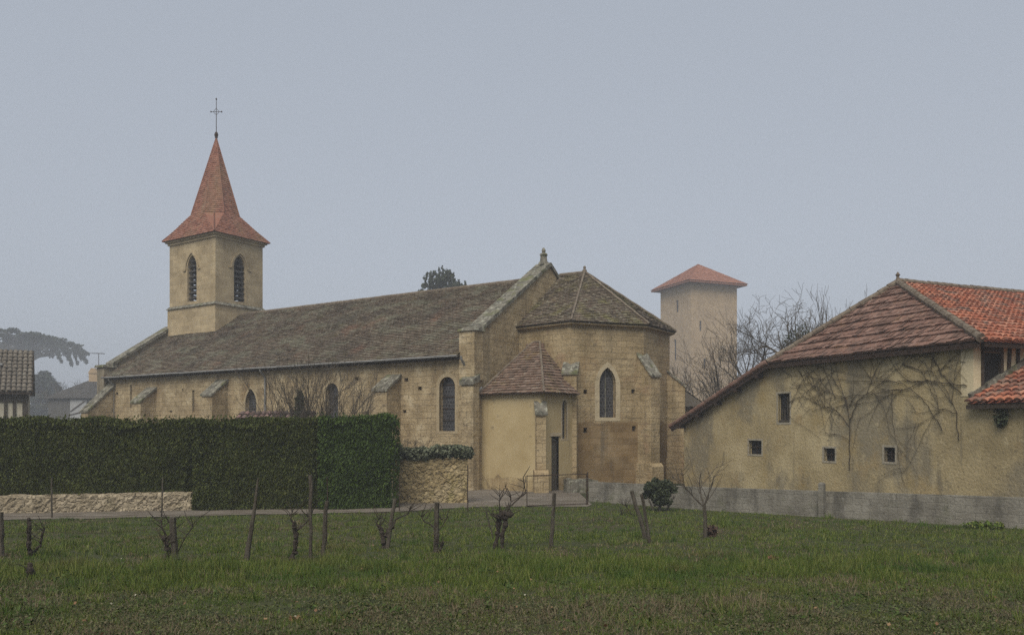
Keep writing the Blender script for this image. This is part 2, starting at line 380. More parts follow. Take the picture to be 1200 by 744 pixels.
M['ridge'] = mk('mortared_ridge_tile', [(.10, .078, .058), (.15, .12, .088), (.19, .155, .115)], 3, patches=[((.24, .215, .16), 6, .58, .66, .7, one), ((.07, .055, .045), 2, .56, .66, .6, one)], bump=(.3, 12))
M['glass'] = mk('leaded_church_glass', [(.022, .022, .024), (.045, .044, .046)], 3, rough=.35, spec=.5, brick=(.16, .16, .018, .35, (.09, .085, .08), .9))
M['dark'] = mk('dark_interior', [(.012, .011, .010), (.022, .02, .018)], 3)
M['wood'] = mk('weathered_dark_timber', [(.035, .026, .019), (.075, .056, .04)], 3, stretch=(6, 6, .6), bump=(.4, 20))
M['wood_rough'] = mk('brown_eave_board', [(.028, .019, .014), (.06, .038, .027)], 4, stretch=(1, 1, 3), bump=(.4, 20))
M['louvre'] = mk('grey_louvre_board', [(.035, .033, .03), (.06, .056, .05)], 3)
M['zinc'] = mk('dull_zinc', [(.17, .165, .155), (.26, .255, .24)], 3, rough=.6, metallic=.3, patches=[((.09, .085, .08), 2, .55, .65, .6, one)])
M['iron'] = mk('rusted_iron', [(.035, .026, .02), (.075, .05, .036)], 8, rough=.8, metallic=.3)
M['concrete'] = mk('weathered_concrete_block', [(.13, .118, .094), (.185, .17, .138), (.25, .232, .19)], 1.3, brick=(.5, .2, .010, .07, (.085, .078, .064), .35),
    patches=[((.30, .28, .235), 2.6, .60, .68, .7, (1.5, 1.5, .7)), ((.06, .055, .045), 1.3, .50, .66, .65, (1.5, 1.5, .5)), ((.25, .235, .195), 5, .56, .66, .5, one), ((.09, .095, .05), 1.5, .58, .7, .5, one), ((.045, .043, .04), 4, .63, .7, .6, one)], bump=(.6, 14))
M['rubble'] = mk('rubble_stone_wall', [(.20, .15, .075), (.285, .22, .115), (.35, .28, .16)], 1.4, stones=(4.6, (.31, .245, .14), .28, .6),
    patches=[((.20, .17, .065), .8, .53, .66, .7, one), ((.34, .27, .16), .9, .56, .62, .85, one), ((.09, .07, .045), 3.2, .6, .67, .6, one)], bump=(1.0, 6))
M['drystone'] = mk('pale_rubble_plinth', [(.20, .165, .11), (.31, .26, .18), (.40, .34, .245)], 1.8, stones=(4.2, (.24, .195, .125), .2, .6), patches=[((.14, .12, .07), 1.4, .56, .66, .6, one)], bump=(1.0, 7))
M['frame_stone'] = mk('crumbly_window_stone', [(.25, .22, .165), (.36, .32, .24)], 4, patches=[((.11, .095, .07), 3, .55, .65, .6, one)], bump=(.5, 15))
M['cream'] = mk('cream_infill', [(.40, .36, .27), (.50, .46, .36)], 2)
M['greywall'] = mk('grey_house_wall', [(.07, .065, .058), (.10, .094, .084)], .8)
M['white'] = mk('pale_grey_door', [(.27, .27, .265), (.33, .33, .325)], 2)
M['bark'] = mk('grey_bark', [(.055, .047, .038), (.10, .088, .07), (.15, .135, .11)], 5, stretch=(3, 3, .6), bump=(.5, 20))
M['twig'] = mk('brown_twig', [(.05, .040, .030), (.095, .08, .06)], 6)
M['vinewood'] = mk('dark_vine_wood', [(.028, .022, .017), (.06, .048, .037)], 14, bump=(.8, 25))
M['stake'] = mk('weathered_stake', [(.036, .029, .021), (.065, .054, .04), (.11, .096, .075)], 6, stretch=(5, 5, .7), patches=[((.10, .115, .06), 8, .56, .66, .5, one)], bump=(.5, 25))
M['climber'] = mk('bare_climber_stem', [(.032, .025, .018), (.06, .047, .033)], 3)
def leafmat(name, cols, isl, iamt=.6, scale=.7, patches=()):
    return mk(name, cols, scale, island=isl, iamt=iamt, rough=.75, patches=patches)
M['hedge'] = leafmat('dark_hedge_leaf', [(.034, .044, .008), (.052, .066, .012), (.072, .084, .017)], [(.020, .026, .005), (.042, .053, .010), (.06, .072, .014), (.076, .072, .02)], .45, patches=[((.06, .05, .025), 1.2, .6, .7, .4, one)])
M['hedge_green'] = leafmat('green_hedge_leaf', [(.032, .056, .009), (.055, .088, .014)], [(.018, .033, .006), (.044, .070, .011), (.07, .108, .018)], .45)
M['hedge_top'] = M['hedge_green']
M['conifer'] = leafmat('conifer_foliage', [(.022, .03, .022), (.034, .045, .03)], [(.018, .025, .018), (.036, .048, .03), (.05, .06, .036)])
M['evergreen'] = leafmat('evergreen_leaf', [(.03, .04, .022), (.05, .062, .03)], [(.022, .03, .017), (.045, .056, .027), (.075, .085, .04)])
M['ivy'] = leafmat('ivy_leaf', [(.025, .034, .017), (.045, .056, .027)], [(.02, .026, .013), (.045, .056, .025), (.075, .085, .045)])
M['sage'] = leafmat('grey_green_leaf', [(.075, .085, .05), (.12, .13, .08)], [(.03, .037, .02), (.10, .112, .065), (.2, .21, .14)])
M['grass'] = leafmat('field_grass', [(.050, .076, .009), (.074, .106, .014), (.104, .128, .022)], [(.02, .042, .004), (.056, .092, .011), (.10, .142, .022), (.2, .195, .06)], .68, .5,
    patches=[((.12, .095, .040), .45, .56, .66, .6, one), ((.034, .075, .012), .6, .53, .62, .65, one), ((.14, .15, .05), 2.2, .58, .66, .5, one)])
M['weed'] = leafmat('low_weed_leaf', [(.048, .058, .02), (.08, .086, .034)], [(.026, .04, .013), (.062, .084, .026), (.11, .12, .045), (.13, .105, .065)], .65, .5, patches=[((.10, .075, .048), .5, .54, .64, .6, one)])
M['rosette'] = leafmat('rosette_leaf', [(.042, .07, .014), (.06, .09, .02)], [(.03, .052, .011), (.055, .085, .018), (.08, .11, .03)], .6)
M['dry'] = leafmat('dry_stalk', [(.11, .08, .048), (.17, .13, .08)], [(.08, .055, .035), (.15, .115, .07), (.22, .175, .11)], .6)
M['deadleaf'] = leafmat('fallen_leaf', [(.16, .085, .04), (.22, .13, .065)], [(.11, .06, .032), (.20, .115, .058), (.27, .18, .10)], .6)
M['straw'] = leafmat('pale_bloom', [(.3, .28, .2), (.38, .35, .27)], [(.22, .2, .13), (.42, .4, .32)])
M['brownweed'] = leafmat('dead_brown_weed', [(.07, .044, .032), (.10, .065, .048)], [(.05, .033, .024), (.11, .072, .052)])
M['soil'] = mk('field_soil', [(.030, .032, .012), (.042, .048, .016), (.060, .058, .025)], .6, patches=[((.062, .045, .027), .3, .5, .66, .7, one), ((.035, .046, .016), .45, .54, .68, .7, one), ((.10, .082, .055), 6, .62, .7, .5, one)], bump=(.8, 8))
M['gravel'] = mk('grey_gravel', [(.115, .095, .072), (.155, .132, .104), (.20, .174, .14)], 1.2, patches=[((.10, .085, .065), .5, .54, .68, .6, one), ((.33, .30, .26), 14, .6, .68, .6, one), ((.07, .075, .035), .8, .6, .7, .6, one)], bump=(.7, 30))

# ------------------------------------------------------------------ ground
_GY = [-60, -10, 0, 6, 10, 14, 20, 27, 33, 60, 420]; _GZ = [-1.5, -1.3, -1.33, -1.57, -1.98, -2.32, -2.62, -2.82, -2.86, -2.88, -2.9]
def gz(x, y): return float(np.interp(y, _GY, _GZ))
def G(px, py):                               # point of the ground on the sight line through a photo pixel
    lo, hi = 2.0, 300.0
    for _ in range(50):
        m = (lo + hi) / 2
        if -(py - HY) / F * m > gz(0, m): lo = m
        else: hi = m
    y = (lo + hi) / 2; x = (px - 600) / F * y
    return Vector((x, y, gz(x, y)))
def at(px, py, y): return Vector(((px - 600) / F * y, y, (HY - py) / F * y))

xs = np.unique(np.concatenate([np.arange(-40, 40.1, 1.0), [-400, -200, -100, -60, 60, 100, 200, 400]]))
ys = np.unique(np.concatenate([np.arange(-10, 34, .5), [-60, -30, 60, 100, 200, 400], _GY[:-1]]))
g = MB()
for y in ys:
    for x in xs: g.v.append((x, y, gz(x, y)))
nx = len(xs)
for j in range(len(ys) - 1):
    for i in range(nx - 1): g.f.append((j * nx + i, j * nx + i + 1, (j + 1) * nx + i + 1, (j + 1) * nx + i))
tag(g.build('ground', M['soil'], uv=False), kind='structure')

# gravel lane and courtyard: strips from the field edge back to the church
edge_px = [(-300, 622), (-100, 614), (0, 610), (225, 605), (430, 601), (560, 594), (690, 594)]
edge = [G(*p) for p in edge_px]
def field_edge(x):
    return float(np.interp(x, [p.x for p in edge] + [3.2, 16.0], [p.y for p in edge] + [30.0, 17.6]))
def sheet(name, x0, x1, yfun0, yfun1, mat, up=.02, n=40, m=14):
    s = MB()
    for i in range(n + 1):
        x = x0 + (x1 - x0) * i / n; a, b = yfun0(x), yfun1(x)
        for j in range(m + 1):
            y = a + (b - a) * j / m; s.v.append((x, y, gz(x, y) + up))
    for i in range(n):
        for j in range(m): k = i * (m + 1) + j; s.f.append((k, k + m + 1, k + m + 2, k + 1))
    return tag(s.build(name, mat, uv=False), kind='structure')
sheet('gravel_lane', -26, 2.9, lambda x: field_edge(x) + .12 * math.sin(x * 2.1) + .1 * math.sin(x * .7), lambda x: 37.0, M['gravel'], n=110, m=26)

# ------------------------------------------------------------------ church
rng = random.Random(5)
CH = Frame(-1.66, 36.0, -2.88, math.atan2(-.5546, .8321))
church = empty('church', CH, 'long ochre stone village church with red pointed belfry spire and brown tiled roof', 'church')
SOUTH = ((0, 0), (1, 0))
def wallx(px): return CH.hit(*SOUTH, px, 450)[0]
def wallz(px, py): return CH.hit(*SOUTH, px, py)[1]

WINS = [(524, 441.5, 505, .92, False), (389, 449, 503, .92, False), (294, 455.5, 500, .95, True)]
SLITS = [(153.5, 451, 478, .22), (226.5, 457, 483, .2)]
holes, deps, win_geo = [], [], []
for px, y0, y1, wd, pt in WINS:
    c = wallx(px); z1, z0 = wallz(px, y0), wallz(px, y1); holes.append(lancet(c, z0, z1, wd, pt)); deps.append(.32); win_geo.append((c, z0, z1, wd, pt))
for px, y0, y1, wd in SLITS:
    c = wallx(px); holes.append(rect(c, wallz(px, y1), wallz(px, y0), wd)); deps.append(.4)
for px, py in ((476, 445), (430, 484), (418, 444), (214, 457), (137, 461), (200, 482), (474, 482), (492, 455), (330, 470)):
    c = wallx(px); z = wallz(px, py); wd, hh = rng.uniform(.14, .3), rng.uniform(.12, .2); holes.append(rect(c, z - hh / 2, z + hh / 2, wd)); deps.append(.3)
wall = MB()
panel(wall, (0, 0), (1, 0), (0, 1), [(-30.0, -.25), (0, -.25), (0, 6.1), (-30.0, 6.1)], holes, deps)
for h, dp in zip(holes[3:], deps[3:]): flat_poly(wall, (0, 0), (1, 0), (0, 1), h, dp)
wall.face([(-30, 13, -.25), (-30, 13, 6.1), (0, 13, 6.1), (0, 13, -.25)])
wall.build('nave_wall', M['stone'], church)
for c, z0, z1, wd, pt in win_geo:
    s = MB(); ring(s, (0, 0), (1, 0), (0, 1), lancet(c, z0, z1, wd, pt, grow=.17), lancet(c, z0, z1, wd, pt), -.012, .10)
    fw = s.build('window', M['surround'], church)
    p = MB(); flat_poly(p, (0, 0), (1, 0), (0, 1), lancet(c, z0, z1, wd, pt), .26); p.build('pane', M['glass'], fw)
    zz = z0 + .5
    while zz < z1 - .3:
        b = MB(); b.bar((c - wd / 2, .24, zz), (c + wd / 2, .24, zz), .03, .03); b.build('glazing_bar', M['iron'], fw); zz += .55

def buttress(c, wd, out, zf, zw, o=(0, 0), d=(1, 0), nrm=(0, -1), mat='stone', plinth=None, cap=.12):
    P = lambda s, k, z: (o[0] + d[0] * s + nrm[0] * k, o[1] + d[1] * s + nrm[1] * k, z)
    m = MB(); prof = [(-.05, -.25), (out, -.25), (out, zf), (-.05, zw)]
    m.solid([P(c - wd / 2, k, z) for k, z in prof], [P(c + wd / 2, k, z) for k, z in prof])
    if plinth:
        pr = [(-.03, -.24), (out + .16, -.24), (out + .16, plinth), (out + .02, plinth + .16), (-.03, plinth + .16)]
        m.solid([P(c - wd / 2 - .1, k, z) for k, z in pr], [P(c + wd / 2 + .1, k, z) for k, z in pr])
    b = m.build('buttress', M[mat], church)
    q = MB(); e = .07; sl_ = (zw - zf) / (out + .05)
    pr = [(-.03, zw + .01), (out + e, zf - sl_ * e + .01), (out + e, zf - sl_ * e + .01 + cap), (-.03, zw + .02 + cap * 1.2)]
    q.solid([P(c - wd / 2 - e, k, z) for k, z in pr], [P(c + wd / 2 + e, k, z) for k, z in pr])
    q.build('weathering_slab', M['coping'], b)
    return b
buttress(wallx(462), .85, 1.0, wallz(462, 455) - .15, wallz(462, 442))
buttress(wallx(261), .95, 1.05, wallz(261, 462) - .1, wallz(261, 447))
buttress(wallx(178), .95, 1.05, wallz(178, 470) - .1, wallz(178, 456))
buttress(wallx(131), .8, 1.8, wallz(131, 474) - .5, wallz(131, 452))
bq = CH.hit((0, -.4), (1, 0), 547.5, 450)[0]; buttress(bq, .68, .4, 4.78, 4.95, cap=.24)

# nave roof
EZ, RZ, AX = 6.12, 10.64, 6.5
roof = MB()
tiled(roof, [(-30.25, -.38, EZ), (-.72, -.38, EZ), (-.72, AX, RZ), (-30.25, AX, RZ)], .25, .19, .05, rng, wav=.035, jit=.2)
tiled(roof, [(-.72, 13.38, EZ), (-30.25, 13.38, EZ), (-30.25, AX, RZ), (-.72, AX, RZ)], 1.5, .6, .03, rng)
nr = roof.build('nave_roof', M['tile_brown'], church)
rd = MB()
for k in range(70):
    a = -30.2 + k * .42
    if -30.3 < a < -25: continue
    rd.tube([(a, AX, RZ + .0 + .02 * noise.noise((a, 0, 0))), (a + .40, AX, RZ + .02)], [.13, .11], 8)
rd.build('ridge_tile', M['ridge'], nr)
gu = MB(); gp = []
for k in range(31): gp.append((-30.1 + k * .98, -.46, EZ - .03 + .025 * noise.noise((k * .6, 3, 0))))
gu.tube(gp, .06, 6); gutter = gu.build('gutter', M['zinc'], church)
for px in (312, 134.5, 547):
    c = wallx(px); m = MB(); top = EZ - .05
    m.tube([(c, -.44, top), (c, -.40, top - .15), (c, -.10, top - .45), (c, -.09, top - .7), (c, -.09, .1 if px != 547 else 5.1)], .055, 8); m.build('downpipe', M['zinc'], church)
ev = MB(); ev.box(-30.0, -.72, -.2, -.003, 5.97, 6.06); ev.build('eave_board', M['wood'], church)

# east gable with coping, kneeler and finial
ga = MB()
ga.extrude([(0, 0.02, -.25), (0, 12.98, -.25), (0, 12.98, 7.0), (0, AX, 11.22), (0, .02, 7.0)], (-.7, 0, 0))
gable = ga.build('east_gable', M['stone'], church)
cp = MB(); sl = (11.22 - 7.0) / (AX - .02)
for sg in (1, -1):
    y0 = 0.5 if sg > 0 else 12.5; y1 = AX
    z0 = 7.0 + sl * .48; z1 = 11.22
    n = 9
    for k in range(n):                        # separate coping stones, a little uneven
        a, b = k / n, (k + 1) / n - .006; u = rng.uniform(-.012, .012)
        ya, yb = y0 + (y1 - y0) * a, y0 + (y1 - y0) * b; za, zb = z0 + (z1 - z0) * a + .004, z0 + (z1 - z0) * b + .004
        cp.solid([(.1 + u, ya, za), (-.8 + u, ya, za), (-.8 + u, yb, zb), (.1 + u, yb, zb)], [(.1 + u, ya, za + .2), (-.8 + u, ya, za + .2), (-.8 + u, yb, zb + .2), (.1 + u, yb, zb + .2)])
cp.build('coping', M['coping'], gable)
kn = MB(); kn.box(-.78, .08, -.18, .5, 5.0, 7.22); kn.build('kneeler', M['stone'], gable)
kc = MB(); kc.solid([(-.86, -.26, 7.22), (.16, -.26, 7.22), (.16, .55, 7.22), (-.86, .55, 7.22)], [(-.8, -.2, 7.34), (.1, -.2, 7.34), (.1, .5, 7.5), (-.8, .5, 7.5)]); kc.build('kneeler_cap', M['coping'], gable)
fi = MB(); fi.lathe((-.35, AX, 11.28), [(.30, 0), (.27, .18), (.2, .22), (.17, .5), (.22, .55), (.2, .62), (.09, .68), (.11, .8), (.07, .92), (.01, .95)], 8); fi.build('finial', M['coping'], gable)

# west gable parapet
wg = MB(); wg.extrude([(-30.3, .02, -.25), (-30.3, 12.98, -.25), (-30.3, 12.98, 6.7), (-30.3, AX, 11.0), (-30.3, .02, 6.7)], (-.75, 0, 0))
wgo = wg.build('west_gable', M['grey_stone'], church)
cp = MB(); sl = 4.3 / 6.48
for k in range(7):
    a, b = k * .62, (k + 1) * .62 - .01; za, zb = 6.72 + sl * a, 6.72 + sl * b
    cp.solid([(-30.2, .4 + a, za + .25), (-31.15, .4 + a, za + .25), (-31.15, .4 + b, zb + .25), (-30.2, .4 + b, zb + .25)], [(-30.2, .4 + a, za + .46), (-31.15, .4 + a, za + .46), (-31.15, .4 + b, zb + .46), (-30.2, .4 + b, zb + .46)])
cp.build('coping', M['coping'], wgo)
pr = MB(); pr.box(-31.1, -30.25, -.22, .5, -.25, 6.82); pr.build('corner_pier', M['grey_stone'], wgo)
pc = MB(); pc.solid([(-31.25, -.34, 6.82), (-30.12, -.34, 6.82), (-30.12, .6, 6.82), (-31.25, .6, 6.82)], [(-31.2, -.3, 6.98), (-30.16, -.3, 6.98), (-30.16, .56, 7.06), (-31.2, .56, 7.06)]); pc.build('pier_cap', M['coping'], wgo)

# bell tower
bx0, bx1, by0, by1 = -30.2, -25.0, 4.5, 8.4
TZ, SZ = 15.95, 11.2
tw = MB()
tw.box(bx0 - .1, bx1 + .1, by0 - .1, by1 + .1, 5.5, SZ - .06)
tw_sides = [((bx0, by0), (1, 0), (0, 1), bx1 - bx0, 1.05), ((bx1, by0), (0, 1), (-1, 0), by1 - by0, .95),
            ((bx0, by1), (1, 0), (0, -1), bx1 - bx0, 1.05), ((bx0, by0), (0, 1), (1, 0), by1 - by0, .95)]
for o, d, inn, ln, wd in tw_sides:
    h = lancet(ln / 2, 11.55, 14.75, wd, True)
    panel(tw, o, d, inn, [(0, SZ - .1), (ln, SZ - .1), (ln, TZ), (0, TZ)], [h], .5)
tower = tw.build('bell_tower', M['tower_stone'], church)
st = MB()
st.solid([(bx0 - .2, by0 - .2, SZ - .06), (bx1 + .2, by0 - .2, SZ - .06), (bx1 + .2, by1 + .2, SZ - .06), (bx0 - .2, by1 + .2, SZ - .06)],
         [(bx0 - .02, by0 - .02, SZ + .14), (bx1 + .02, by0 - .02, SZ + .14), (bx1 + .02, by1 + .02, SZ + .14), (bx0 - .02, by1 + .02, SZ + .14)])
st.build('string_course', M['coping'], tower)
co = MB()
for k, (e, z0, z1) in enumerate(((.10, TZ - .28, TZ - .12), (.22, TZ - .12, TZ + .04))):
    co.box(bx0 - e, bx1 + e, by0 - e, by1 + e, z0, z1)
co.build('cornice', M['tower_stone'], tower)
for o, d, inn, ln, wd in tw_sides:
    h0 = lancet(ln / 2, 13.75, 14.75, wd, True, grow=.12)[2:]; h1 = lancet(ln / 2, 13.75, 14.75, wd, True, grow=.27)[2:]
    hm = MB()
    P = lambda p, k: (o[0] + d[0] * p[0] + inn[0] * k, o[1] + d[1] * p[0] + inn[1] * k, p[1])
    for i in range(len(h0) - 1):
        hm.solid([P(h0[i], 0), P(h0[i + 1], 0), P(h1[i + 1], 0), P(h1[i], 0)], [P(h0[i], -.07), P(h0[i + 1], -.07), P(h1[i + 1], -.07), P(h1[i], -.07)])
    for sg in (-1, 1):
        cc = ln / 2 + sg * (wd / 2 + .30); hm.solid([P((cc - .14, h0[0][1] - .08), 0), P((cc + .14, h0[0][1] - .08), 0), P((cc + .14, h0[0][1] + .02), 0), P((cc - .14, h0[0][1] + .02), 0)],
                 [P((cc - .14, h0[0][1] - .08), -.07), P((cc + .14, h0[0][1] - .08), -.07), P((cc + .14, h0[0][1] + .02), -.07), P((cc - .14, h0[0][1] + .02), -.07)])
    hm.build('hood_mould', M['tower_stone'], tower)
    lv = MB()
    for k in range(8):
        z = 11.75 + k * .37; hw = wd / 2 + .05
        if z > 14.1: hw = max(.1, wd / 2 - (z - 14.0) * .5)
        a = ln / 2 - hw; b = ln / 2 + hw
        A = lambda s, kk, zz: (o[0] + d[0] * s + inn[0] * kk, o[1] + d[1] * s + inn[1] * kk, zz)
        lv.solid([A(a, .10, z), A(b, .10, z), A(b, .42, z + .20), A(a, .42, z + .20)], [A(a, .10, z + .05), A(b, .10, z + .05), A(b, .42, z + .25), A(a, .42, z + .25)])
    lv.build('louvre', M['louvre'], tower)
fl = MB(); fl.box(bx0 + .55, bx1 - .55, by0 + .55, by1 - .55, SZ - .1, SZ + .1); fl.box(-28.6, -26.6, 5.9, 7.1, 11.6, 13.2); fl.build('bell_frame', M['louvre'], tower)

sp = MB(); cx, cyy = (bx0 + bx1) / 2, (by0 + by1) / 2; ov = .36
ex, ey = (bx1 - bx0) / 2 + ov, (by1 - by0) / 2 + ov
z0, z1, z2 = TZ + .0, 17.75, 23.5
ox, oy = 1.72, 1.5; t8 = math.tan(math.pi / 8)
octo = [(-ox * t8, -oy), (ox * t8, -oy), (ox, -oy * t8), (ox, oy * t8), (ox * t8, oy), (-ox * t8, oy), (-ox, oy * t8), (-ox, -oy * t8)]
octo = [(cx + a, cyy + b, z1) for a, b in octo]; apex = (cx, cyy, z2)
sq = [(cx - ex, cyy - ey, z0), (cx + ex, cyy - ey, z0), (cx + ex, cyy + ey, z0), (cx - ex, cyy + ey, z0)]
for k in range(4):
    tiled(sp, [sq[k], sq[(k + 1) % 4], octo[2 * k + 1], octo[2 * k]], .2, .16, .02, rng, wav=.01)
    c2 = octo[(2 * k + 1)]; c3 = octo[(2 * k + 2) % 8]; pass; tiled(sp, [c2, c3, sq[(k + 1) % 4]], .2, .16, .02, rng, wav=0)
for k in range(8): tiled(sp, [octo[k], octo[(k + 1) % 8], apex], .2, .16, .02, rng, wav=.0)
spire = sp.build('spire', M['tile_spire'], church)
hp = MB()
for k in range(8): hp.tube([Vector(octo[k]) + Vector((0, 0, .02)), Vector(apex)], [.05, .03], 5)
for k in range(4): hp.tube([Vector(sq[k]) + Vector((0, 0, .03)), (Vector(octo[(2 * k - 1) % 8]) + Vector(octo[2 * k])) / 2], [.06, .05], 5)
hp.build('hip_tile', M['tile_spire'], spire)
cr = MB(); T = Vector(apex)
cr.lathe(T + Vector((0, 0, -.1)), [(.09, 0), (.11, .12), (.14, .26), (.10, .38), (.04, .46)], 8)
cr.tube([T, T + Vector((0, 0, 2.75))], [.028, .02], 6)
ca = CH.local(1, 0) - CH.local(0, 0); A3 = Vector((.83, .555, 0))
cr.tube([T + Vector((0, 0, 1.78)) - A3 * .36, T + Vector((0, 0, 1.78)) + A3 * .36], .02, 6)
for sg in (-1, 1):
    cr.lathe(T + A3 * .38 * sg + Vector((0, 0, 1.72)), [(.02, 0), (.06, .06), (.02, .12)], 6)
    for q in (-1, 1): cr.tube([T + Vector((0, 0, 1.78 + .22 * q)), T + A3 * .12 * sg + Vector((0, 0, 1.78 + .12 * q)), T + A3 * .2 * sg + Vector((0, 0, 1.78))], .014, 5)
cr.lathe(T + Vector((0, 0, 2.62)), [(.03, 0), (.06, .06), (.02, .14)], 6)
cr.build('cross', M['iron'], spire)

# apse / choir
PW = [(-.02, 3.62), (3.2, 3.1), (5.42, 6.25), (5.4, 9.5), (3.2, 12.4), (-.02, 12.4)]
PE = [(-.02, 3.32), (3.38, 2.82), (5.74, 6.16), (5.7, 9.66), (3.4, 12.7), (-.02, 12.7)]
AZ = 7.72; BAND = 3.1
aw, al = MB(), MB(); ah = []
for i in range(5):
    a, b = Vector(PW[i]), Vector(PW[i + 1]); ln = (b - a).length; d = (b - a) / ln; inn = (-d.y, d.x)
    hs_, dp = [], []
    if i == 1:
        s, z0 = CH.hit(a, d, 712, 489); s, z1 = CH.hit(a, d, 712, 430.5); win = (a, d, inn, s, z0, z1, .86)
        hs_.append(lancet(s, z0, z1, .86, True)); dp.append(.3)
        for px, py in ((686, 459), (742, 458.5)):
            s, z = CH.hit(a, d, px, py); hs_.append(rect(s, z - .1, z + .1, .2)); dp.append(.35)
        lo = []
        for px, py in ((686, 504), (743, 502)):
            s, z = CH.hit(a, d, px, py); lo.append(rect(s, z - .12, z + .12, .2))
    n = 12
    bl = [(ln * k / n, BAND + (.22 * noise.noise((i * 7 + k * .55, 1, 0)) if 0 < k < n else 0)) for k in range(n + 1)]
    panel(aw, a, d, inn, bl + [(ln, AZ), (0, AZ)], hs_, dp)
    panel(al, a, d, inn, [(0, -.25), (ln, -.25)] + bl[::-1], lo if i == 1 else [], .35)
    for h in hs_[1:]: flat_poly(aw, a, d, inn, h, .35)
    if i == 1:
        for h in lo: flat_poly(al, a, d, inn, h, .35)
apse = aw.build('apse_wall', M['stone_brown'], church)
al.build('lower_wall_course', M['stone_low'], apse)
a, d, inn, s, z0, z1, wd = win
r_ = MB(); ring(r_, a, d, inn, lancet(s, z0, z1, wd, True, grow=.24), lancet(s, z0, z1, wd, True), -.012, .08); fw = r_.build('window', M['apse_surround'], church)
p = MB(); flat_poly(p, a, d, inn, lancet(s, z0, z1, wd, True), .25); p.build('pane', M['glass'], fw)
tr = MB(); tr.bar((a.x + d.x * s + inn[0] * .22, a.y + d.y * s + inn[1] * .22, z0), (a.x + d.x * s + inn[0] * .22, a.y + d.y * s + inn[1] * .22, z1 - .1), .05, .04); tr.build('mullion', M['coping'], fw)
def corner_buttress(i, wd, out, zf, zw, mid=None, base=None):
    p = Vector(PW[i]); d0 = (p - Vector(PW[i - 1])).normalized(); d1 = (Vector(PW[i + 1]) - p).normalized()
    nn = (Vector((d0.y, -d0.x)) + Vector((d1.y, -d1.x))).normalized(); dd = Vector((-nn.y, nn.x))
    return buttress(0, wd, out, zf, zw, o=p - nn * .12, d=dd, nrm=nn, mat='stone_brown', plinth=base, cap=.1)
corner_buttress(1, .62, .55, 5.3, 5.75)
corner_buttress(2, .62, .85, 5.3, 6.35, base=1.0)
corner_buttress(3, .62, .9, 4.9, 5.7, base=1.1)
ar = MB(); A = (1.53, 7.5, 10.88); R0 = (0.06, 7.5, 10.9)
E3 = [(x, y, AZ + .02) for x, y in PE]
for poly in ([E3[0], E3[1], A, R0], [E3[1], E3[2], A], [E3[2], E3[3], A], [E3[3], E3[4], A], [E3[4], E3[5], R0, A]):
    tiled(ar, poly, .2, .17, .04, rng, wav=.04)
aro = ar.build('apse_roof', M['tile_choir'], church)
hp = MB()
for k in (1, 2, 3, 4):
    pts = [Vector(E3[k]).lerp(Vector(A), t / 12) + Vector((0, 0, .06 + .02 * (t % 2))) for t in range(13)]; hp.tube(pts, .055, 6)
hp.tube([Vector(A), Vector(R0)], .11, 8); hp.lathe(Vector(A), [(.14, .0), (.12, .14), (.06, .18), (.08, .3), (.02, .36)], 8)
hp.build('hip_tile', M['ridge'], aro)
ac = MB()
for i in range(5):
    a0, a1 = Vector(PW[i]), Vector(PW[i + 1]); e0, e1 = Vector(PE[i]), Vector(PE[i + 1])
    m0, m1 = a0.lerp(e0, .75), a1.lerp(e1, .75)
    ac.solid([(*a0, AZ - .16), (*a1, AZ - .16), (*m1, AZ - .09), (*m0, AZ - .09)], [(*a0, AZ - .035), (*a1, AZ - .035), (*m1, AZ - .035), (*m0, AZ - .035)])
ac.build('cornice', M['stone_brown'], aro)

# sacristy in the angle between nave and apse
S0, S1, S2 = Vector((.0, .5)), Vector((3.15, .5)), Vector((3.5, 3.0)); SE = 4.42
sw, sb = MB(), MB()
s_holes = []
d2 = (S2 - S1).normalized(); in2 = (-d2.y, d2.x); l2 = (S2 - S1).length
sx, zt = CH.hit(S1, d2, 661.5, 468); _, zb = CH.hit(S1, d2, 661.5, 514); sd, dt = CH.hit(S1, d2, 650.5, 511); sd = max(sd, .52)
n = 14
for (o, dd, inn, ln, hs_, dp) in ((S0, Vector((1, 0)), (0, 1), 3.15, [], []), (S1, d2, in2, l2, [lancet(sx, zb, zt, .34, True)], [.18])):
    bl = [(ln * k / n, .62 + .3 * noise.noise((k * .7 + ln * 5, 4, 0))) for k in range(n + 1)]
    if ln < 3: bl = [(0, bl[0][1]), (sd - .26, .6), (sd - .26, dt), (sd + .26, dt), (sd + .26, .6), (ln, .7)]
    panel(sw, o, dd, inn, bl + [(ln, SE), (0, SE)], hs_, dp)
    lo = [(0, -.25), (ln, -.25)] + bl[::-1]
    if ln < 3:
        panel(sb, o, dd, inn, [(0, -.25), (sd - .26, -.25), (sd - .26, .6), (0, bl[0][1])], [])
        panel(sb, o, dd, inn, [(sd + .26, -.25), (ln, -.25), (ln, .7), (sd + .26, .6)], [])
    else: panel(sb, o, dd, inn, lo, [])
    if hs_:
        sf = MB(); ring(sf, o, dd, inn, lancet(sx, zb, zt, .34, True, grow=.09), hs_[0], -.01, .06); fw = sf.build('window', M['light_stone'], church)
        p = MB(); flat_poly(p, o, dd, inn, hs_[0], .14); p.build('pane', M['glass'], fw)
sac = sw.build('sacristy_wall', M['plaster'], church); sb.build('damp_plaster_base', M['plaster_base'], sac)
P2 = lambda s, k, z: (S1.x + d2.x * s + in2[0] * k, S1.y + d2.y * s + in2[1] * k, z)
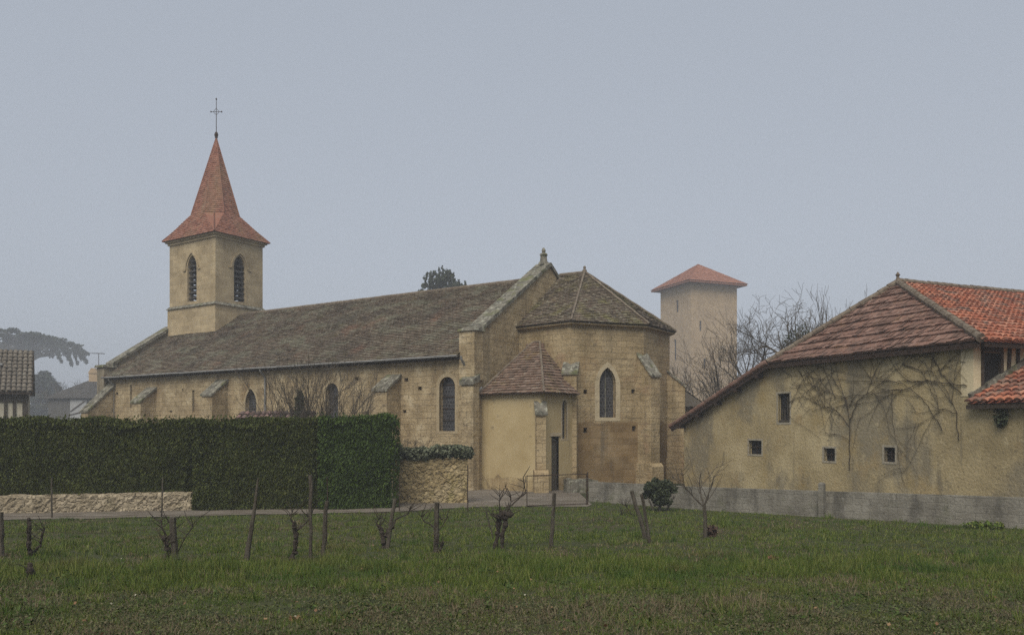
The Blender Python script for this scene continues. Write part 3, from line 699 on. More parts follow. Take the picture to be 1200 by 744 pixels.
dr = MB(); dr.solid([P2(sd - .26, .12, -.2), P2(sd + .26, .12, -.2), P2(sd + .26, .12, dt), P2(sd - .26, .12, dt)], [P2(sd - .26, .17, -.2), P2(sd + .26, .17, -.2), P2(sd + .26, .17, dt), P2(sd - .26, .17, dt)])
dro = dr.build('door', M['stake'], church)
dl = MB(); dl.solid([P2(sd - .36, -.05, dt), P2(sd + .36, -.05, dt), P2(sd + .36, -.05, dt + .16), P2(sd - .36, -.05, dt + .16)], [P2(sd - .36, .1, dt), P2(sd + .36, .1, dt), P2(sd + .36, .1, dt + .16), P2(sd - .36, .1, dt + .16)])
dl.build('lintel', M['light_stone'], dro)
dn = Vector((.62, -.78)); buttress(0, .42, .34, 3.45, 3.9, o=S1 - dn * .06, d=Vector((.78, .62)), nrm=dn, mat='stone_brown', plinth=.85, cap=.07)
sr = MB(); e0, e1, e2 = (.0, .22, SE - .06), (3.5, .22, SE - .06), (3.82, 2.85, SE - .06); r1, r2 = (.92, 3.42, 6.9), (1.35, 3.36, 6.9)
tiled(sr, [e0, e1, r2, r1], .26, .2, .04, rng, wav=.03); tiled(sr, [e1, e2, r2], .26, .2, .04, rng, wav=.03); tiled(sr, [(.0, 3.4, 6.2), e0, r1], .26, .2, .04, rng, wav=.02)
sr.box(.6, 1.6, 3.3, 3.6, 6.2, 6.86)
sro = sr.build('sacristy_roof', M['tile_sacristy'], church)
hp = MB()
for q0, q1 in ((e1, r2), (e0, r1), (r1, r2)): hp.tube([Vector(q0) + Vector((0, 0, .05)), (Vector(q0) + Vector(q1)) / 2 + Vector((0, 0, .07)), Vector(q1) + Vector((0, 0, .05))], .05, 6)
hp.build('hip_tile', M['ridge'], sro)
ge = MB(); ge.tube([(-.1, .14, SE - .1), (-.02, .5, SE + .25)], .08, 6); ge.build('gutter_end', M['white'], sro)

# low mossy plinth wall between the sacristy and the apse foot
def wall_thing(name, A, B, thick, h0, h1, mat, label, cat, sink=.25, wob=.02, n=16, root=None):
    """masonry wall from A to B standing on the ground; A, B are ground points, thickness goes away from the camera"""
    A, B = Vector(A), Vector(B); d = (B - A); ln = d.length; ang = math.atan2(d.y, d.x); fr = Frame(A.x, A.y, A.z, ang)
    m = MB(); rr = random.Random(name + label)
    prev = None
    rows = []
    for k in range(n + 1):
        x = math.hypot(d.x, d.y) * k / n; wpt = fr.world((x, 0, 0)); gb = gz(wpt.x, wpt.y) - A.z; tz = (h0 + (h1 - h0) * k / n) + rr.uniform(-wob, wob)
        rows.append([(x, 0, gb - sink), (x, thick, gb - sink), (x, thick, gb + tz), (x, 0, gb + tz)])
    for k in range(n):
        a, b = rows[k], rows[k + 1]
        m.face([a[0], b[0], b[3], a[3]]); m.face([a[3], b[3], b[2], a[2]]); m.face([a[2], b[2], b[1], a[1]])
    m.face(rows[0][::1]); m.face(rows[-1][::-1])
    o = m.build(name, mat); o.location = fr.o; o.rotation_euler = (0, 0, ang); tag(o, label, cat); return o, fr
wall_thing('stone_wall', (2.35, 34.3, -2.86), (3.75, 34.6, -2.86), .5, .62, .55, M['coping'], 'low dark mossy stone wall at the foot of the small sacristy behind the wire gate', 'wall', wob=.04)

# ------------------------------------------------------------------ barn on the right
BA = Frame(13.6, 23.5, -2.84, math.atan2(.38, .925))
barn = empty('barn', BA, 'yellow rendered barn with hipped red tile roof and a bare climbing plant on its wall', 'barn')
EV = 2.72 + 2.84; AP = (4.0, 6.25, 5.55 + 2.84)
HT = 8.6; VT = 14.9; VZ = .12 + 2.84
openings = []; odep = []
X0 = ((0, 0), (0, 1))
bw_ = []
for px, y0, y1, pw in ((918.5, 461, 495, 14), (885, 516, 532, 15), (972, 525, 540, 13), (1042.5, 524, 541, 13)):
    t, z1 = BA.hit(*X0, px, y0); _, z0 = BA.hit(*X0, px, y1); ta, _ = BA.hit(*X0, px - pw / 2, y0); tb, _ = BA.hit(*X0, px + pw / 2, y0)
    bw_.append((t, z0, z1, abs(ta - tb)))
for t, z0, z1, wd in bw_: openings.append(rect(t, z0, z1, wd)); odep.append(.16)
bw = MB()
panel(bw, (0, 0), (0, 1), (1, 0), [(-5.5, -.25), (VT - .2, -.25), (VT - .2, VZ - .06), (HT + .1, EV - .05), (0, EV - .05), (0, 3.62), (-5.5, 3.62)], openings, odep)
bw.face([(0, VT - .2, -.25), (9, VT - .2, -.25), (9, VT - .2, VZ - .06), (0, VT - .2, VZ - .06)])
bwo = bw.build('barn_wall', M['barn'], barn)
for k, (t, z0, z1, wd) in enumerate(bw_):
    f = MB(); gsz = .07
    ring(f, (0, 0), (0, 1), (1, 0), [(t - wd / 2 - gsz, z0 - gsz), (t + wd / 2 + gsz, z0 - gsz), (t + wd / 2 + gsz, z1 + gsz), (t - wd / 2 - gsz, z1 + gsz)], rect(t, z0, z1, wd), -.012, .1)
    fo = f.build('window', M['frame_stone'], barn)
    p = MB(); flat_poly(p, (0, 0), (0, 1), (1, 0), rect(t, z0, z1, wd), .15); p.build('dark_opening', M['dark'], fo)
    b = MB()
    if k == 0:
        for q in (-.25, .05, .3): b.bar((.09, t + wd * q, z0), (.09, t + wd * q * .8, z0 + (z1 - z0) * (.45 if q > 0 else .9)), .05, .04)
        b.bar((.07, t - wd / 2, z0 + .05), (.07, t + wd / 2, z0 + .05), .05, .1); b.build('broken_shutter', M['stake'], fo)
    else:
        b.bar((.1, t - wd * .5, (z0 + z1) / 2), (.1, t + wd * .5, (z0 + z1) / 2), .02, .02); b.bar((.1, t, z0), (.1, t, z1), .02, .02); b.build('window_bar', M['iron'], fo)
# front wall: infill panels, studs, dark loft opening
fr_ = MB(); ds, dzt = BA.hit((0, 0), (1, 0), 1162, 413); _, dzb = BA.hit((0, 0), (1, 0), 1162, 455); xa, _ = BA.hit((0, 0), (1, 0), 1152.5, 430); xb, _ = BA.hit((0, 0), (1, 0), 1172, 430)
panel(fr_, (0, 0), (1, 0), (0, 1), [(.02, 2.5), (12, 2.5), (12, EV - .05), (.02, EV - .05)], [rect((xa + xb) / 2, dzb, dzt, xb - xa)], .06)
fr_.face([(.02, 0, -.25), (12, 0, -.25), (12, 0, 2.5), (.02, 0, 2.5)])
fwo = fr_.build('front_wall', M['barn_pale'], barn)
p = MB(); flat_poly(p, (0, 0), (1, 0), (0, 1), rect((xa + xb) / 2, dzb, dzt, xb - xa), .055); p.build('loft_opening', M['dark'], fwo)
tm = MB(); dzm = dzt + .02
def sx_(px): return BA.hit((0, 0), (1, 0), px, 400)[0]
for px, lean, ztop, zbot in ((1150, 0, EV - .1, 3.9), (1161.5, 0, EV - .1, dzm), (1172.5, .03, EV - .1, 3.9), (1183, -.12, EV - .1, 3.9), (1192.5, -.06, EV - .1, 3.9), (1206, 0, EV - .1, 3.9), (1222, .1, EV - .1, 3.9)):
    x = sx_(px); tm.bar((x + lean, -.01, zbot), (x, -.01, ztop), .11, .09, up=(0, 1, 0))
tm.bar((sx_(1150), -.03, dzm + .05), (sx_(1173), -.03, dzm + .05), .1, .12)
tm.bar((.05, -.02, EV - .12), (12, -.02, EV - .12), .1, .14)
tm.build('timber_stud', M['wood'], barn)
qn = MB(); qn.box(-.012, sx_(1148.5), -.03, .38, 3.75, EV - .14); qn.build('corner_pier', M['barn_pale'], barn)
# roofs
ov = .32; sh = (AP[2] - EV) / 4.0; sf_ = (AP[2] - EV) / 6.25; zc = EV - ov * sh; tc_ = -ov * sh / sf_
c0 = (-ov, tc_, zc)
hr = MB(); h0 = (-ov, HT, zc)
tiled(hr, [h0, c0, AP], .2, .30, .065, rng, wav=.05, jit=.35, alt=.25)
hro = hr.build('hip_roof', M['tile_flat'], barn)
cr_ = MB(); canal(cr_, [c0, (14, tc_, zc), (14, 6.25, AP[2]), AP], .25, .36, rng); cro = cr_.build('front_roof', M['tile_canal'], barn)
br = MB(); V0 = (-ov, VT + .4, VZ - .16)
tiled(br, [(9, VT + .4, VZ - .16), V0, h0, (9, HT, zc)], .3, .4, .035, rng, wav=.02)
tiled(br, [(14, HT, zc), h0, AP, (14, 6.25, AP[2])], .3, .4, .035, rng, wav=.02)
bro = br.build('rear_roof', M['tile_flat'], barn)
vg = MB()
for k in range(24):                           # verge tiles along the sloping end
    a, b = k / 24, (k + 1) / 24 + .01; A_, B_ = Vector(h0).lerp(Vector(V0), a), Vector(h0).lerp(Vector(V0), b)
    vg.tube([A_ + Vector((.02, 0, .05)), B_ + Vector((.02, 0, .08 + rng.uniform(0, .02)))], [.11, .12], 8)
vg.build('verge_tile', M['tile_flat'], bro)
rt = MB()
def rtile(a, b, rad, step=.4):
    a, b = Vector(a), Vector(b); n = int((b - a).length / step)
    for k in range(n):
        p, q = a.lerp(b, k / n), a.lerp(b, (k + 1.08) / n); z = Vector((0, 0, .05 + rng.uniform(0, .03))); rt.tube([p + z, q + z], [rad * 1.1, rad * .9], 8)
rtile(c0, AP, .12); rtile(h0, AP, .11); rtile(AP, (14, 6.25, AP[2]), .13)
rt.lathe(Vector(AP) + Vector((0, 0, .1)), [(.1, 0), (.06, .08), (.05, .16), (.09, .22), (.05, .28), (.01, .34)], 8)
rt.build('ridge_tile', M['ridge'], cro)
eb = MB()
eb.bar(Vector(h0) + Vector((.06, 0, -.12)), Vector(c0) + Vector((.06, .1, -.12)), .06, .16)
eb.solid([(-ov + .05, HT, zc - .06), (-ov + .05, tc_ + .2, zc - .06), (.1, tc_ + .2, EV - .12), (.1, HT, EV - .12)], [(-ov + .05, HT, zc - .03), (-ov + .05, tc_ + .2, zc - .03), (.1, tc_ + .2, EV - .09), (.1, HT, EV - .09)])
for k in range(18):                           # rafter ends under the hip eave
    t = .1 + k * .47; eb.bar((-ov + .02, t, zc - .13), (.05, t, EV - .18), .07, .09)
eb.bar(Vector(h0) + Vector((.03, 0, -.1)), Vector(V0) + Vector((.03, 0, -.1)), .05, .17)
for k in range(5):
    q = Vector(h0).lerp(Vector(V0), (k + .5) / 5); eb.bar(q + Vector((.0, 0, -.22)), q + Vector((.5, 0, -.22)), .13, .13)
eb.bar((-.1, tc_ + .08, zc - .1), (14, tc_ + .08, zc - .1), .06, .14)
eb.build('eave_timber', M['wood_rough'], barn)
# lean-to on the near side, its wall flush with the barn wall
lt = MB(); lz = 3.66; canal(lt, [(-.3, -5.5, lz - .12), (-.3, -.02, lz - .12), (4.5, -.02, lz + 2.0), (4.5, -5.5, lz + 2.0)], .25, .36, rng)
lto = lt.build('lean_to_roof', M['tile_canal'], barn)
le = MB(); le.bar((-.24, -5.5, lz - .24), (-.24, .0, lz - .24), .08, .12); le.box(-.26, .0, -5.5, -.05, lz - .17, lz - .14); le.build('lean_to_fascia', M['wood'], lto)
fl = MB(); fl.bar((-.15, -.03, lz + .06), (4.5, -.03, lz + 2.2), .1, .2); fl.build('mortar_flashing', M['coping'], lto)

# bare climbers on the barn wall
def climber(name, limbs, label, seed, nsub, base_px, leaf=False):
    rr = random.Random(seed); t0, z0 = BA.hit(*X0, *base_px)
    fr = Frame(*BA.world((0, t0, 0)).xy, BA.o.z, BA.a); m = MB()
    def put(pts, r0, r1):
        n = len(pts); m.tube([(-.03 - r0, p[0] - t0, p[1]) for p in pts], [r0 + (r1 - r0) * i / (n - 1) for i in range(n)], 4, cap=False)
    def inside(t, z): return .1 < t < 14 and z < (EV - .2 if t < HT else EV - .2 - (t - HT) * .39) and z > .9
    def walk(t, z, ang, ln, r, depth):
        pts = [(t, z)]; n = max(4, int(ln / .12)); k0 = rr.uniform(-.05, .05)
        for i in range(n):
            ang += rr.uniform(-.2, .2) + k0; t += math.cos(ang) * ln / n; z += math.sin(ang) * ln / n
            if not inside(t, z): break
            pts.append((t, z))
        if len(pts) > 2:
            put(pts, r, r * .5)
            if depth > 0:
                for _ in range(rr.randint(1, 3)):
                    i = rr.randrange(1, len(pts)); a2 = ang + rr.choice((-1, 1)) * rr.uniform(.35, 1.1); walk(*pts[i], a2, ln * rr.uniform(.35, .75), max(.007, r * .75), depth - 1)
    for limb, r in limbs:
        P = [BA.hit(*X0, *p) for p in limb]; pts = []
        for i in range(len(P) - 1):
            for k in range(6):
                f = k / 6; pts.append((P[i][0] + (P[i + 1][0] - P[i][0]) * f + rr.uniform(-.03, .03), P[i][1] + (P[i + 1][1] - P[i][1]) * f + rr.uniform(-.03, .03)))
        pts.append(P[-1]); put(pts, r, r * .45)
        for _ in range(nsub):
            i = rr.randrange(len(pts) // 4, len(pts) - 1); dt, dz = pts[i + 1][0] - pts[i][0], pts[i + 1][1] - pts[i][1]
            a = math.atan2(dz, dt) + rr.choice((-1, 1)) * rr.uniform(.25, 1.2); walk(*pts[i], a, rr.uniform(.9, 2.6), max(.008, r * .6), 1)
    o = m.build(name, M['climber'], uv=False); o.location = fr.o; o.rotation_euler = (0, 0, fr.a); tag(o, label, 'climbing plant'); return o
climber('climbing_plant', [([(996, 551), (997, 520), (997, 492), (992, 466), (976, 442), (957, 428)], .017), ([(997, 492), (1006, 470), (1030, 452), (1055, 430), (1075, 415)], .018), ([(997, 500), (980, 480), (955, 472), (940, 462)], .014), ([(992, 466), (965, 456), (945, 448)], .012)],
        'leafless climber whose straight stem rises mid wall and fans out under the eave', 3, 5, (996, 551))
climber('climbing_plant', [([(1124, 517), (1122, 484), (1110, 458), (1088, 428), (1060, 412)], .014), ([(1134, 452), (1110, 448), (1088, 446), (1060, 456), (1020, 461), (985, 466), (954, 468)], .018), ([(1106, 505), (1085, 470), (1060, 450), (1015, 440), (962, 430)], .013), ([(1128, 462), (1105, 440), (1090, 410)], .014), ([(1088, 446), (1050, 447), (1010, 446), (965, 444), (935, 452)], .013), ([(1060, 456), (1030, 470), (1000, 474), (968, 478)], .012), ([(1122, 484), (1100, 478), (1075, 462)], .011)],
        'leafless climber sweeping left across the barn wall from below its pale corner', 8, 4, (1124, 517))
def leaf_cloud(n, c, rad, size, rr, flat=1.0, up=.0):
    """n small random quads in an ellipsoid, returned as an array"""
    g_ = np.random.default_rng(rr); p = g_.normal(size=(n, 3)); p /= np.linalg.norm(p, axis=1)[:, None]
    p *= (g_.random((n, 1)) ** .45); p = p * np.array(rad) + np.array(c)
    return leaf_quads(p, size, g_, flat, up)
def leaf_quads(p, size, g_, flat=1.0, up=0.0, elong=1.5):
    n = len(p); u = g_.normal(size=(n, 3)); u[:, 2] = u[:, 2] * flat + up; u /= np.linalg.norm(u, axis=1)[:, None]
    v = np.cross(u, g_.normal(size=(n, 3))); v /= np.linalg.norm(v, axis=1)[:, None]
    s = size * g_.uniform(.6, 1.3, (n, 1)); a = u * s * elong; b = v * s * .5
    return np.stack([p - a * .5, p + b, p + a * .5, p - b], 1)
t_, z_ = BA.hit(*X0, 1176, 488); cw = BA.world((-.1, t_, z_))
tag(tri_mesh('ivy_clump', np.concatenate([leaf_cloud(260, (0, 0, .0), (.15, .28, .32), .07, 1), leaf_cloud(120, (0, .1, .35), (.12, .22, .2), .06, 2)]), M['ivy'], loc=cw, per=4), 'small dark ivy tuft clinging to the wall below the lean-to eave', 'ivy')

# ------------------------------------------------------------------ concrete block wall
CA, CB = Vector((2.93, 30.4, 0)), Vector((15.2, 18.57, 0))
CA.z = gz(0, CA.y); CB.z = gz(0, CB.y)
cwall, cfr = wall_thing('concrete_wall', CA, CB, .2, .75, .82, M['concrete'], 'long grey weathered concrete block wall running in front of the barn', 'wall', wob=.004, n=40)
k = ((965 - 600) / F * CA.y - CA.x) / ((CB.x - CA.x) - (965 - 600) / F * (CB.y - CA.y)); pp = CA.lerp(CB, k)
pm = MB(); pm.box(-.08, .08, -.1, .06, -.1, 1.02); pm.solid([(-.08, -.1, 1.02), (.08, -.1, 1.02), (.08, .06, 1.02), (-.08, .06, 1.02)], [(-.04, -.06, 1.07), (.04, -.06, 1.07), (.04, .02, 1.07), (-.04, .02, 1.07)])
po = pm.build('concrete_post', M['concrete']); po.location = (pp.x - .08, pp.y - .1, gz(0, pp.y)); po.rotation_euler = (0, 0, cfr.a); tag(po, 'square concrete post standing against the block wall and taller than it', 'post')

# ------------------------------------------------------------------ far square tower
TF = Frame(38.3, 170.0, -2.9, BA.a); ts = 11.9
ftw = empty('square_tower', TF, 'tall square pinkish tower with low red hipped roof fading into the mist', 'tower')
tm_ = MB(); TH = 31.2 + 2.9
hl = []
for px, y0, y1 in ((793.5, 352, 366), (791, 398, 422)):
    s, zt_ = TF.hit((0, 0), (0, 1), px, y0); _, zb_ = TF.hit((0, 0), (0, 1), px, y1); hl.append(rect(s, zb_, zt_, .85))
hr_ = []
for px, y0, y1 in ((821, 376, 388), (826, 420, 432)):
    s, zt_ = TF.hit((0, 0), (1, 0), px, y0); _, zb_ = TF.hit((0, 0), (1, 0), px, y1); hr_.append(rect(s, zb_, zt_, .5))
full = [(0, -.3), (ts, -.3), (ts, TH), (0, TH)]
panel(tm_, (0, 0), (0, 1), (1, 0), full, hl, .3); panel(tm_, (0, 0), (1, 0), (0, 1), full, hr_, .3); panel(tm_, (ts, 0), (0, 1), (-1, 0), full, []); panel(tm_, (0, ts), (1, 0), (0, -1), full, [])
tm_.build('tower_wall', M['far_tower'], ftw)
for hh, o, d, inn in [(h, (0, 0), (0, 1), (1, 0)) for h in hl] + [(h, (0, 0), (1, 0), (0, 1)) for h in hr_]:
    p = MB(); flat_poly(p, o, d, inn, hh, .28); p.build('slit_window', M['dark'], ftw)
rf = MB(); e = 1.65; ap = (ts / 2, ts / 2, 36.3 + 2.9); q = [(-e, -e, TH - .1), (ts + e, -e, TH - .1), (ts + e, ts + e, TH - .1), (-e, ts + e, TH - .1)]
for k in range(4): tiled(rf, [q[k], q[(k + 1) % 4], ap], .6, .4, .04, rng)
rf.box(-e + .1, ts + e - .1, -e + .1, ts + e - .1, TH - .5, TH - .2)
rf.build('tower_roof', M['tile_far'], ftw)

# shed roof peeping out between apse and barn
SF = Frame(9.1, 44.0, -2.88, BA.a)
shed = empty('shed', SF, 'small dark lean-to shed just showing between the apse and the barn roof', 'shed')
m = MB(); m.box(0, 1.5, 0, 3, -.2, 4.0); m.build('shed_wall', M['stone_low'], shed)
m = MB(); tiled(m, [(1.75, -.3, 4.1), (1.75, 3.2, 4.1), (0, 3.2, 5.1), (0, -.3, 5.1)], .3, .3, .04, rng); m.face([(1.75, -.3, 4.05), (0, -.3, 5.05), (0, -.3, 4.0)]); m.build('shed_roof', M['tile_grey'], shed)

# ------------------------------------------------------------------ hedges and walls on the left
def hedge(name, A, B, thick, zb, zt, mat, label, seed, endr=.28, dens=1000, size=.062):
    A, B = Vector(A), Vector(B); d = Vector((B.x - A.x, B.y - A.y)); ln = d.length; ang = math.atan2(d.y, d.x)
    g_ = np.random.default_rng(seed); base = gz(A.x, A.y); fr = Frame(A.x, A.y, base, ang); b0, t0 = zb - base, zt - base
    def bulge(p): return np.array([noise.noise(Vector((q[0] * .7, q[1] * .8 + seed, q[2] * .8))) * .24 + noise.noise(Vector((q[0] * 2.6, q[1] * 2.6, q[2] * 2.6 + seed))) * .09 - .13 * max(0, 1 - min(abs(q[0]), 9) / .28) ** 2 - .46 * endr * max(0, 1 - min(abs(ln - q[0]), 9) / endr) ** 2 - .06 * max(0, 1 - min(abs(q[2] - t0) if abs(q[1]) < .01 else abs(q[1]), 9) / .3) ** 2 for q in p])
    parts = []
    def surf(n, fx, nr):
        p = fx(g_.random((n, 2))); nv = np.array(nr, float); p = p + nv * (bulge(p) - .05 - .12 * g_.random(n) ** 2)[:, None]; parts.append((p, nv))
    H = t0 - b0
    k = int(26 * ln); sp_ = np.stack([g_.random(k) * ln, g_.random(k) * thick, t0 + .02 + .10 * g_.random(k) ** 2], 1); parts.append((sp_, np.array((0, 0, 1.0))))
    surf(int(dens * ln * H), lambda u: np.stack([u[:, 0] * ln, np.zeros(len(u)), b0 + u[:, 1] * H], 1), (0, -1, 0))
    surf(int(dens * ln * thick * .7), lambda u: np.stack([u[:, 0] * ln, u[:, 1] * thick, np.full(len(u), t0)], 1), (0, 0, 1))
    surf(int(dens * thick * H), lambda u: np.stack([np.full(len(u), ln), u[:, 0] * thick, b0 + u[:, 1] * H], 1), (1, 0, 0))
    surf(int(dens * thick * H * .6), lambda u: np.stack([np.zeros(len(u)), u[:, 0] * thick, b0 + u[:, 1] * H], 1), (-1, 0, 0))
    Q = []
    for p, nv in parts:                       # flat sprays, roughly facing outwards, leaning upwards
        n = len(p); u = np.array([0.35, 0, .9]) + g_.normal(size=(n, 3)) * .45 + nv * .55; u /= np.linalg.norm(u, axis=1)[:, None]
        v = np.cross(u, nv + g_.normal(size=(n, 3)) * .55); v /= np.linalg.norm(v, axis=1)[:, None]
        s = size * g_.uniform(.6, 1.4, (n, 1)); Q.append(np.stack([p - u * s * .6, p + v * s * .38, p + u * s * .9, p - v * s * .38], 1))
    c = .2
    B8 = np.array([(x, y, z) for x in (.09, ln - max(.09, endr * .5)) for y in (c + .08, thick - c) for z in (b0 + .02, t0 - c)], float)
    for q in ((0, 1, 5, 4), (4, 5, 7, 6), (6, 7, 3, 2), (2, 3, 1, 0), (1, 3, 7, 5), (0, 4, 6, 2)): Q.append(B8[list(q)][None])
    o = tri_mesh(name, np.concatenate(Q), mat, per=4); o.location = fr.o; o.rotation_euler = (0, 0, ang); return tag(o, label, 'hedge', 'clipped hedges along the lane')
HT_ = .27
hA, hB, hC, hD = Vector((-19.0, 24.6, 0)), Vector((-10.75, 26.6, 0)), Vector((-6.55, 27.2, 0)), Vector((-3.85, 27.9, 0))
hedge('hedge', (hA.x, hA.y + .25, 0), (hB.x + .04, hB.y + .26, 0), 1.5, -2.2, HT_, M['hedge'], 'long dark clipped hedge growing above the pale rubble plinth', 11)
hedge('hedge', (hB.x + .03, hB.y - .08, 0), (hC.x + .03, hC.y - .07, 0), 1.6, -2.8, HT_, M['hedge'], 'dark clipped hedge block reaching to the ground, between plinth and greener hedge', 12)
hedge('hedge', (hC.x + .0, hC.y - .36, 0), (hD.x, hD.y - .36, 0), 2.2, -2.83, HT_ + .09, M['hedge_green'], 'greener clipped hedge block at the right end beside the stone wall', 13, endr=.6)
def stone_wall(A, B, h, thick, mat, label, seed):
    A, B = Vector(A), Vector(B); ang = math.atan2(B.y - A.y, B.x - A.x); ln = math.hypot(B.x - A.x, B.y - A.y); base = min(gz(0, A.y), gz(0, B.y)) - .03
    m = MB(); st = .09; nx_, nz_ = int(ln / st), int((h + .2) / st)
    vor = lambda x, z: noise.voronoi(Vector((x * 4.2, z * 6.2, seed)))[0]
    P = {}
    for i in range(nx_ + 1):
        hh = h + .05 * noise.noise((i * st * 1.7, seed, 0)) + .03 * noise.noise((i * st * 6, seed, 0))
        for k in range(nz_ + 1):
            x, z = ln * i / nx_, -.2 + (hh + .2) * k / nz_; d = vor(x, z); P[i, k] = len(m.v); m.v.append((x, -.05 * min(1, (d[1] - d[0]) * 2.2) - .03 * noise.noise((x * 1.1, z * 1.1, 7)) + (.05 if k == nz_ else 0), z))
        P[i, 'b'] = len(m.v); m.v.append((x, thick, hh - .02)); P[i, 'c'] = len(m.v); m.v.append((x, thick, -.2))
    for i in range(nx_):
        for k in range(nz_): m.f.append((P[i, k], P[i + 1, k], P[i + 1, k + 1], P[i, k + 1]))
        m.f.append((P[i, nz_], P[i + 1, nz_], P[i + 1, 'b'], P[i, 'b'])); m.f.append((P[i, 'b'], P[i + 1, 'b'], P[i + 1, 'c'], P[i, 'c']))
    for i in (0, nx_): m.f.append(tuple([P[i, k] for k in range(nz_ + 1)] + [P[i, 'b'], P[i, 'c']]))
    o = m.build('stone_wall', mat); o.location = (A.x, A.y, base); o.rotation_euler = (0, 0, ang); return tag(o, label, 'wall'), Frame(A.x, A.y, base, ang)
stone_wall((-19, 24.62, 0), (hB.x, hB.y + .22, 0), .66, 1.2, M['drystone'], 'low pale rubble plinth wall beneath the long hedge', 4)
sA, sB = G(470, 590), G(548, 589.5); sA.x -= .3
sw_, swf = stone_wall(sA, sB, 1.70, .5, M['rubble'], 'rough mossy rubble wall capped by grey green plants, between hedge and church', 6)
fol = []
for k in range(26):
    x = .1 + k * .108; c = (x, .15 + .15 * math.sin(k * 2.3), 1.90 + .12 * noise.noise((k * .4, 0, 3)) + .05 * math.sin(k * .28 + 2.6)); fol.append(leaf_cloud(300, c, (.2, .28, .25), .085, 100 + k))
o = tri_mesh('trailing_plant', np.concatenate(fol), M['sage'], per=4); o.location = swf.o; o.rotation_euler = (0, 0, swf.a); tag(o, 'bushy grey green plant spilling over the top of the rubble wall', 'plant')

# tile-capped wall behind the hedge, in front of the nave
tA = at(280, 478, 36); tw_c = Frame(tA.x, 36.0, -2.88, R(-12))
tcw = empty('garden_wall', tw_c, 'low garden wall with pink canal tile capping showing above the hedge', 'wall')
m = MB(); m.box(0, 3.6, .05, .4, -.2, 3.3); m.build('wall_body', M['stone_low'], tcw)
m = MB(); canal(m, [(-.1, -.12, 3.22), (3.7, -.12, 3.22), (3.7, .3, 3.55), (-.1, .3, 3.55)], .27, .3, rng); m.build('tile_capping', M['tile_cap'], tcw)

# ------------------------------------------------------------------ bare shrubs and trees
RMIN = [.005]
def grow(m, p, d, ln, r, depth, rr, nseg=5, up=.12, wob=.22, kids=(3, 5), spread=(.4, .9), shrink=(.55, .8), sides=5, tmin=.25):
    pts = [p]; ds = [d]; q = p.copy(); dd = d.copy()
    for i in range(nseg):
        dd = (dd + Vector((rr.uniform(-wob, wob), rr.uniform(-wob, wob), rr.uniform(-wob, wob) + up))).normalized(); q = q + dd * (ln / nseg); pts.append(q.copy()); ds.append(dd.copy())
    m.tube(pts, [max(RMIN[0], r * (1 - .55 * i / nseg)) for i in range(nseg + 1)], sides if depth > 1 else 3, cap=False)
    if depth > 0:
        for k in range(rr.randint(*kids)):
            t = rr.uniform(tmin, 1.0); i = min(nseg - 1, int(t * nseg)); f = t * nseg - i; b = pts[i].lerp(pts[i + 1], f)
            ax = ds[i].cross(Vector((rr.uniform(-1, 1), rr.uniform(-1, 1), rr.uniform(-1, 1)))).normalized()
            nd = (Matrix.Rotation(rr.uniform(*spread), 3, ax) @ ds[i]).normalized()
            grow(m, b, nd, ln * rr.uniform(*shrink), r * (1 - .5 * t) * .62, depth - 1, rr, max(3, nseg - 1), up, wob, kids, spread, shrink, sides, tmin)
    return pts
def bare_tree(name, x, y, h, r, stems, seed, label, cat='tree', mat='bark', depth=4, **kw):
    rr = random.Random(seed); RMIN[0] = max(.003, y * .00018); z = gz(x, y); fr = Frame(x, y, z); root = empty(name, fr, label, cat); tr = MB(); cr2 = MB(); tips = []
    for (dx, dy, dz, ln, rad, px_) in stems:
        d = Vector((dx, dy, dz)).normalized(); pts = [Vector((px_, 0, -.1))]; q = pts[0].copy(); n = 6
        for i in range(n):
            d = (d + Vector((rr.uniform(-.1, .1), rr.uniform(-.1, .1), .06))).normalized(); q = q + d * ln / n; pts.append(q.copy())
        tr.tube(pts, [rad * (1 - .5 * i / n) for i in range(n + 1)], 7)
        for k in range(rr.randint(5, 7)):
            t = rr.uniform(.45, 1); i = min(n - 1, int(t * n)); b = pts[i].lerp(pts[i + 1], t * n - i)
            ax = d.cross(Vector((rr.uniform(-1, 1), rr.uniform(-1, 1), rr.uniform(-1, 1)))).normalized(); nd = Matrix.Rotation(rr.uniform(.2, .8), 3, ax) @ d
            grow(cr2, b, nd.normalized(), h * rr.uniform(.28, .42), rad * .42, depth - 1, rr, **kw)
    tr.build('trunk', M[mat], root, uv=False); cr2.build('branches', M[mat if mat != 'bark' else 'twig'], root, uv=False)
    return root
p = at(890, 470, 50)
bare_tree('bare_tree', p.x, 50, 7.2, .2, [(-.55, 0, 1, 5.4, .16, 0), (-.95, -.1, .75, 5.0, .13, -.3), (.1, 0, 1, 5.6, .13, .5), (-.3, .1, 1, 6.0, .12, .1)], 21, 'sprawling leafless tree leaning left in front of the square tower', depth=4, up=.12, kids=(3, 4))
p = at(932, 470, 49)
ivt = bare_tree('bare_tree', p.x, 49, 8.2, .25, [(.05, 0, 1, 7.6, .26, 0), (.40, .1, 1, 6.4, .16, .2), (-.36, .1, 1, 6.8, .17, -.2), (.2, -.1, 1, 7.2, .15, .1)], 26, 'leafless tree with crooked crown and ivy clad trunk behind the barn roof', depth=4, up=.02, wob=.45, kids=(3, 5), spread=(.5, 1.1), shrink=(.5, .70))
fol = [leaf_cloud(95, (.35 * math.sin(k * 1.3), .3 * math.cos(k * 1.7), 1.5 + k * .36), (.85 - .02 * k, .7, .5), .10, 300 + k) for k in range(21)]
tri_mesh('ivy', np.concatenate(fol), M['ivy'], ivt, per=4)
p = at(978, 470, 52)
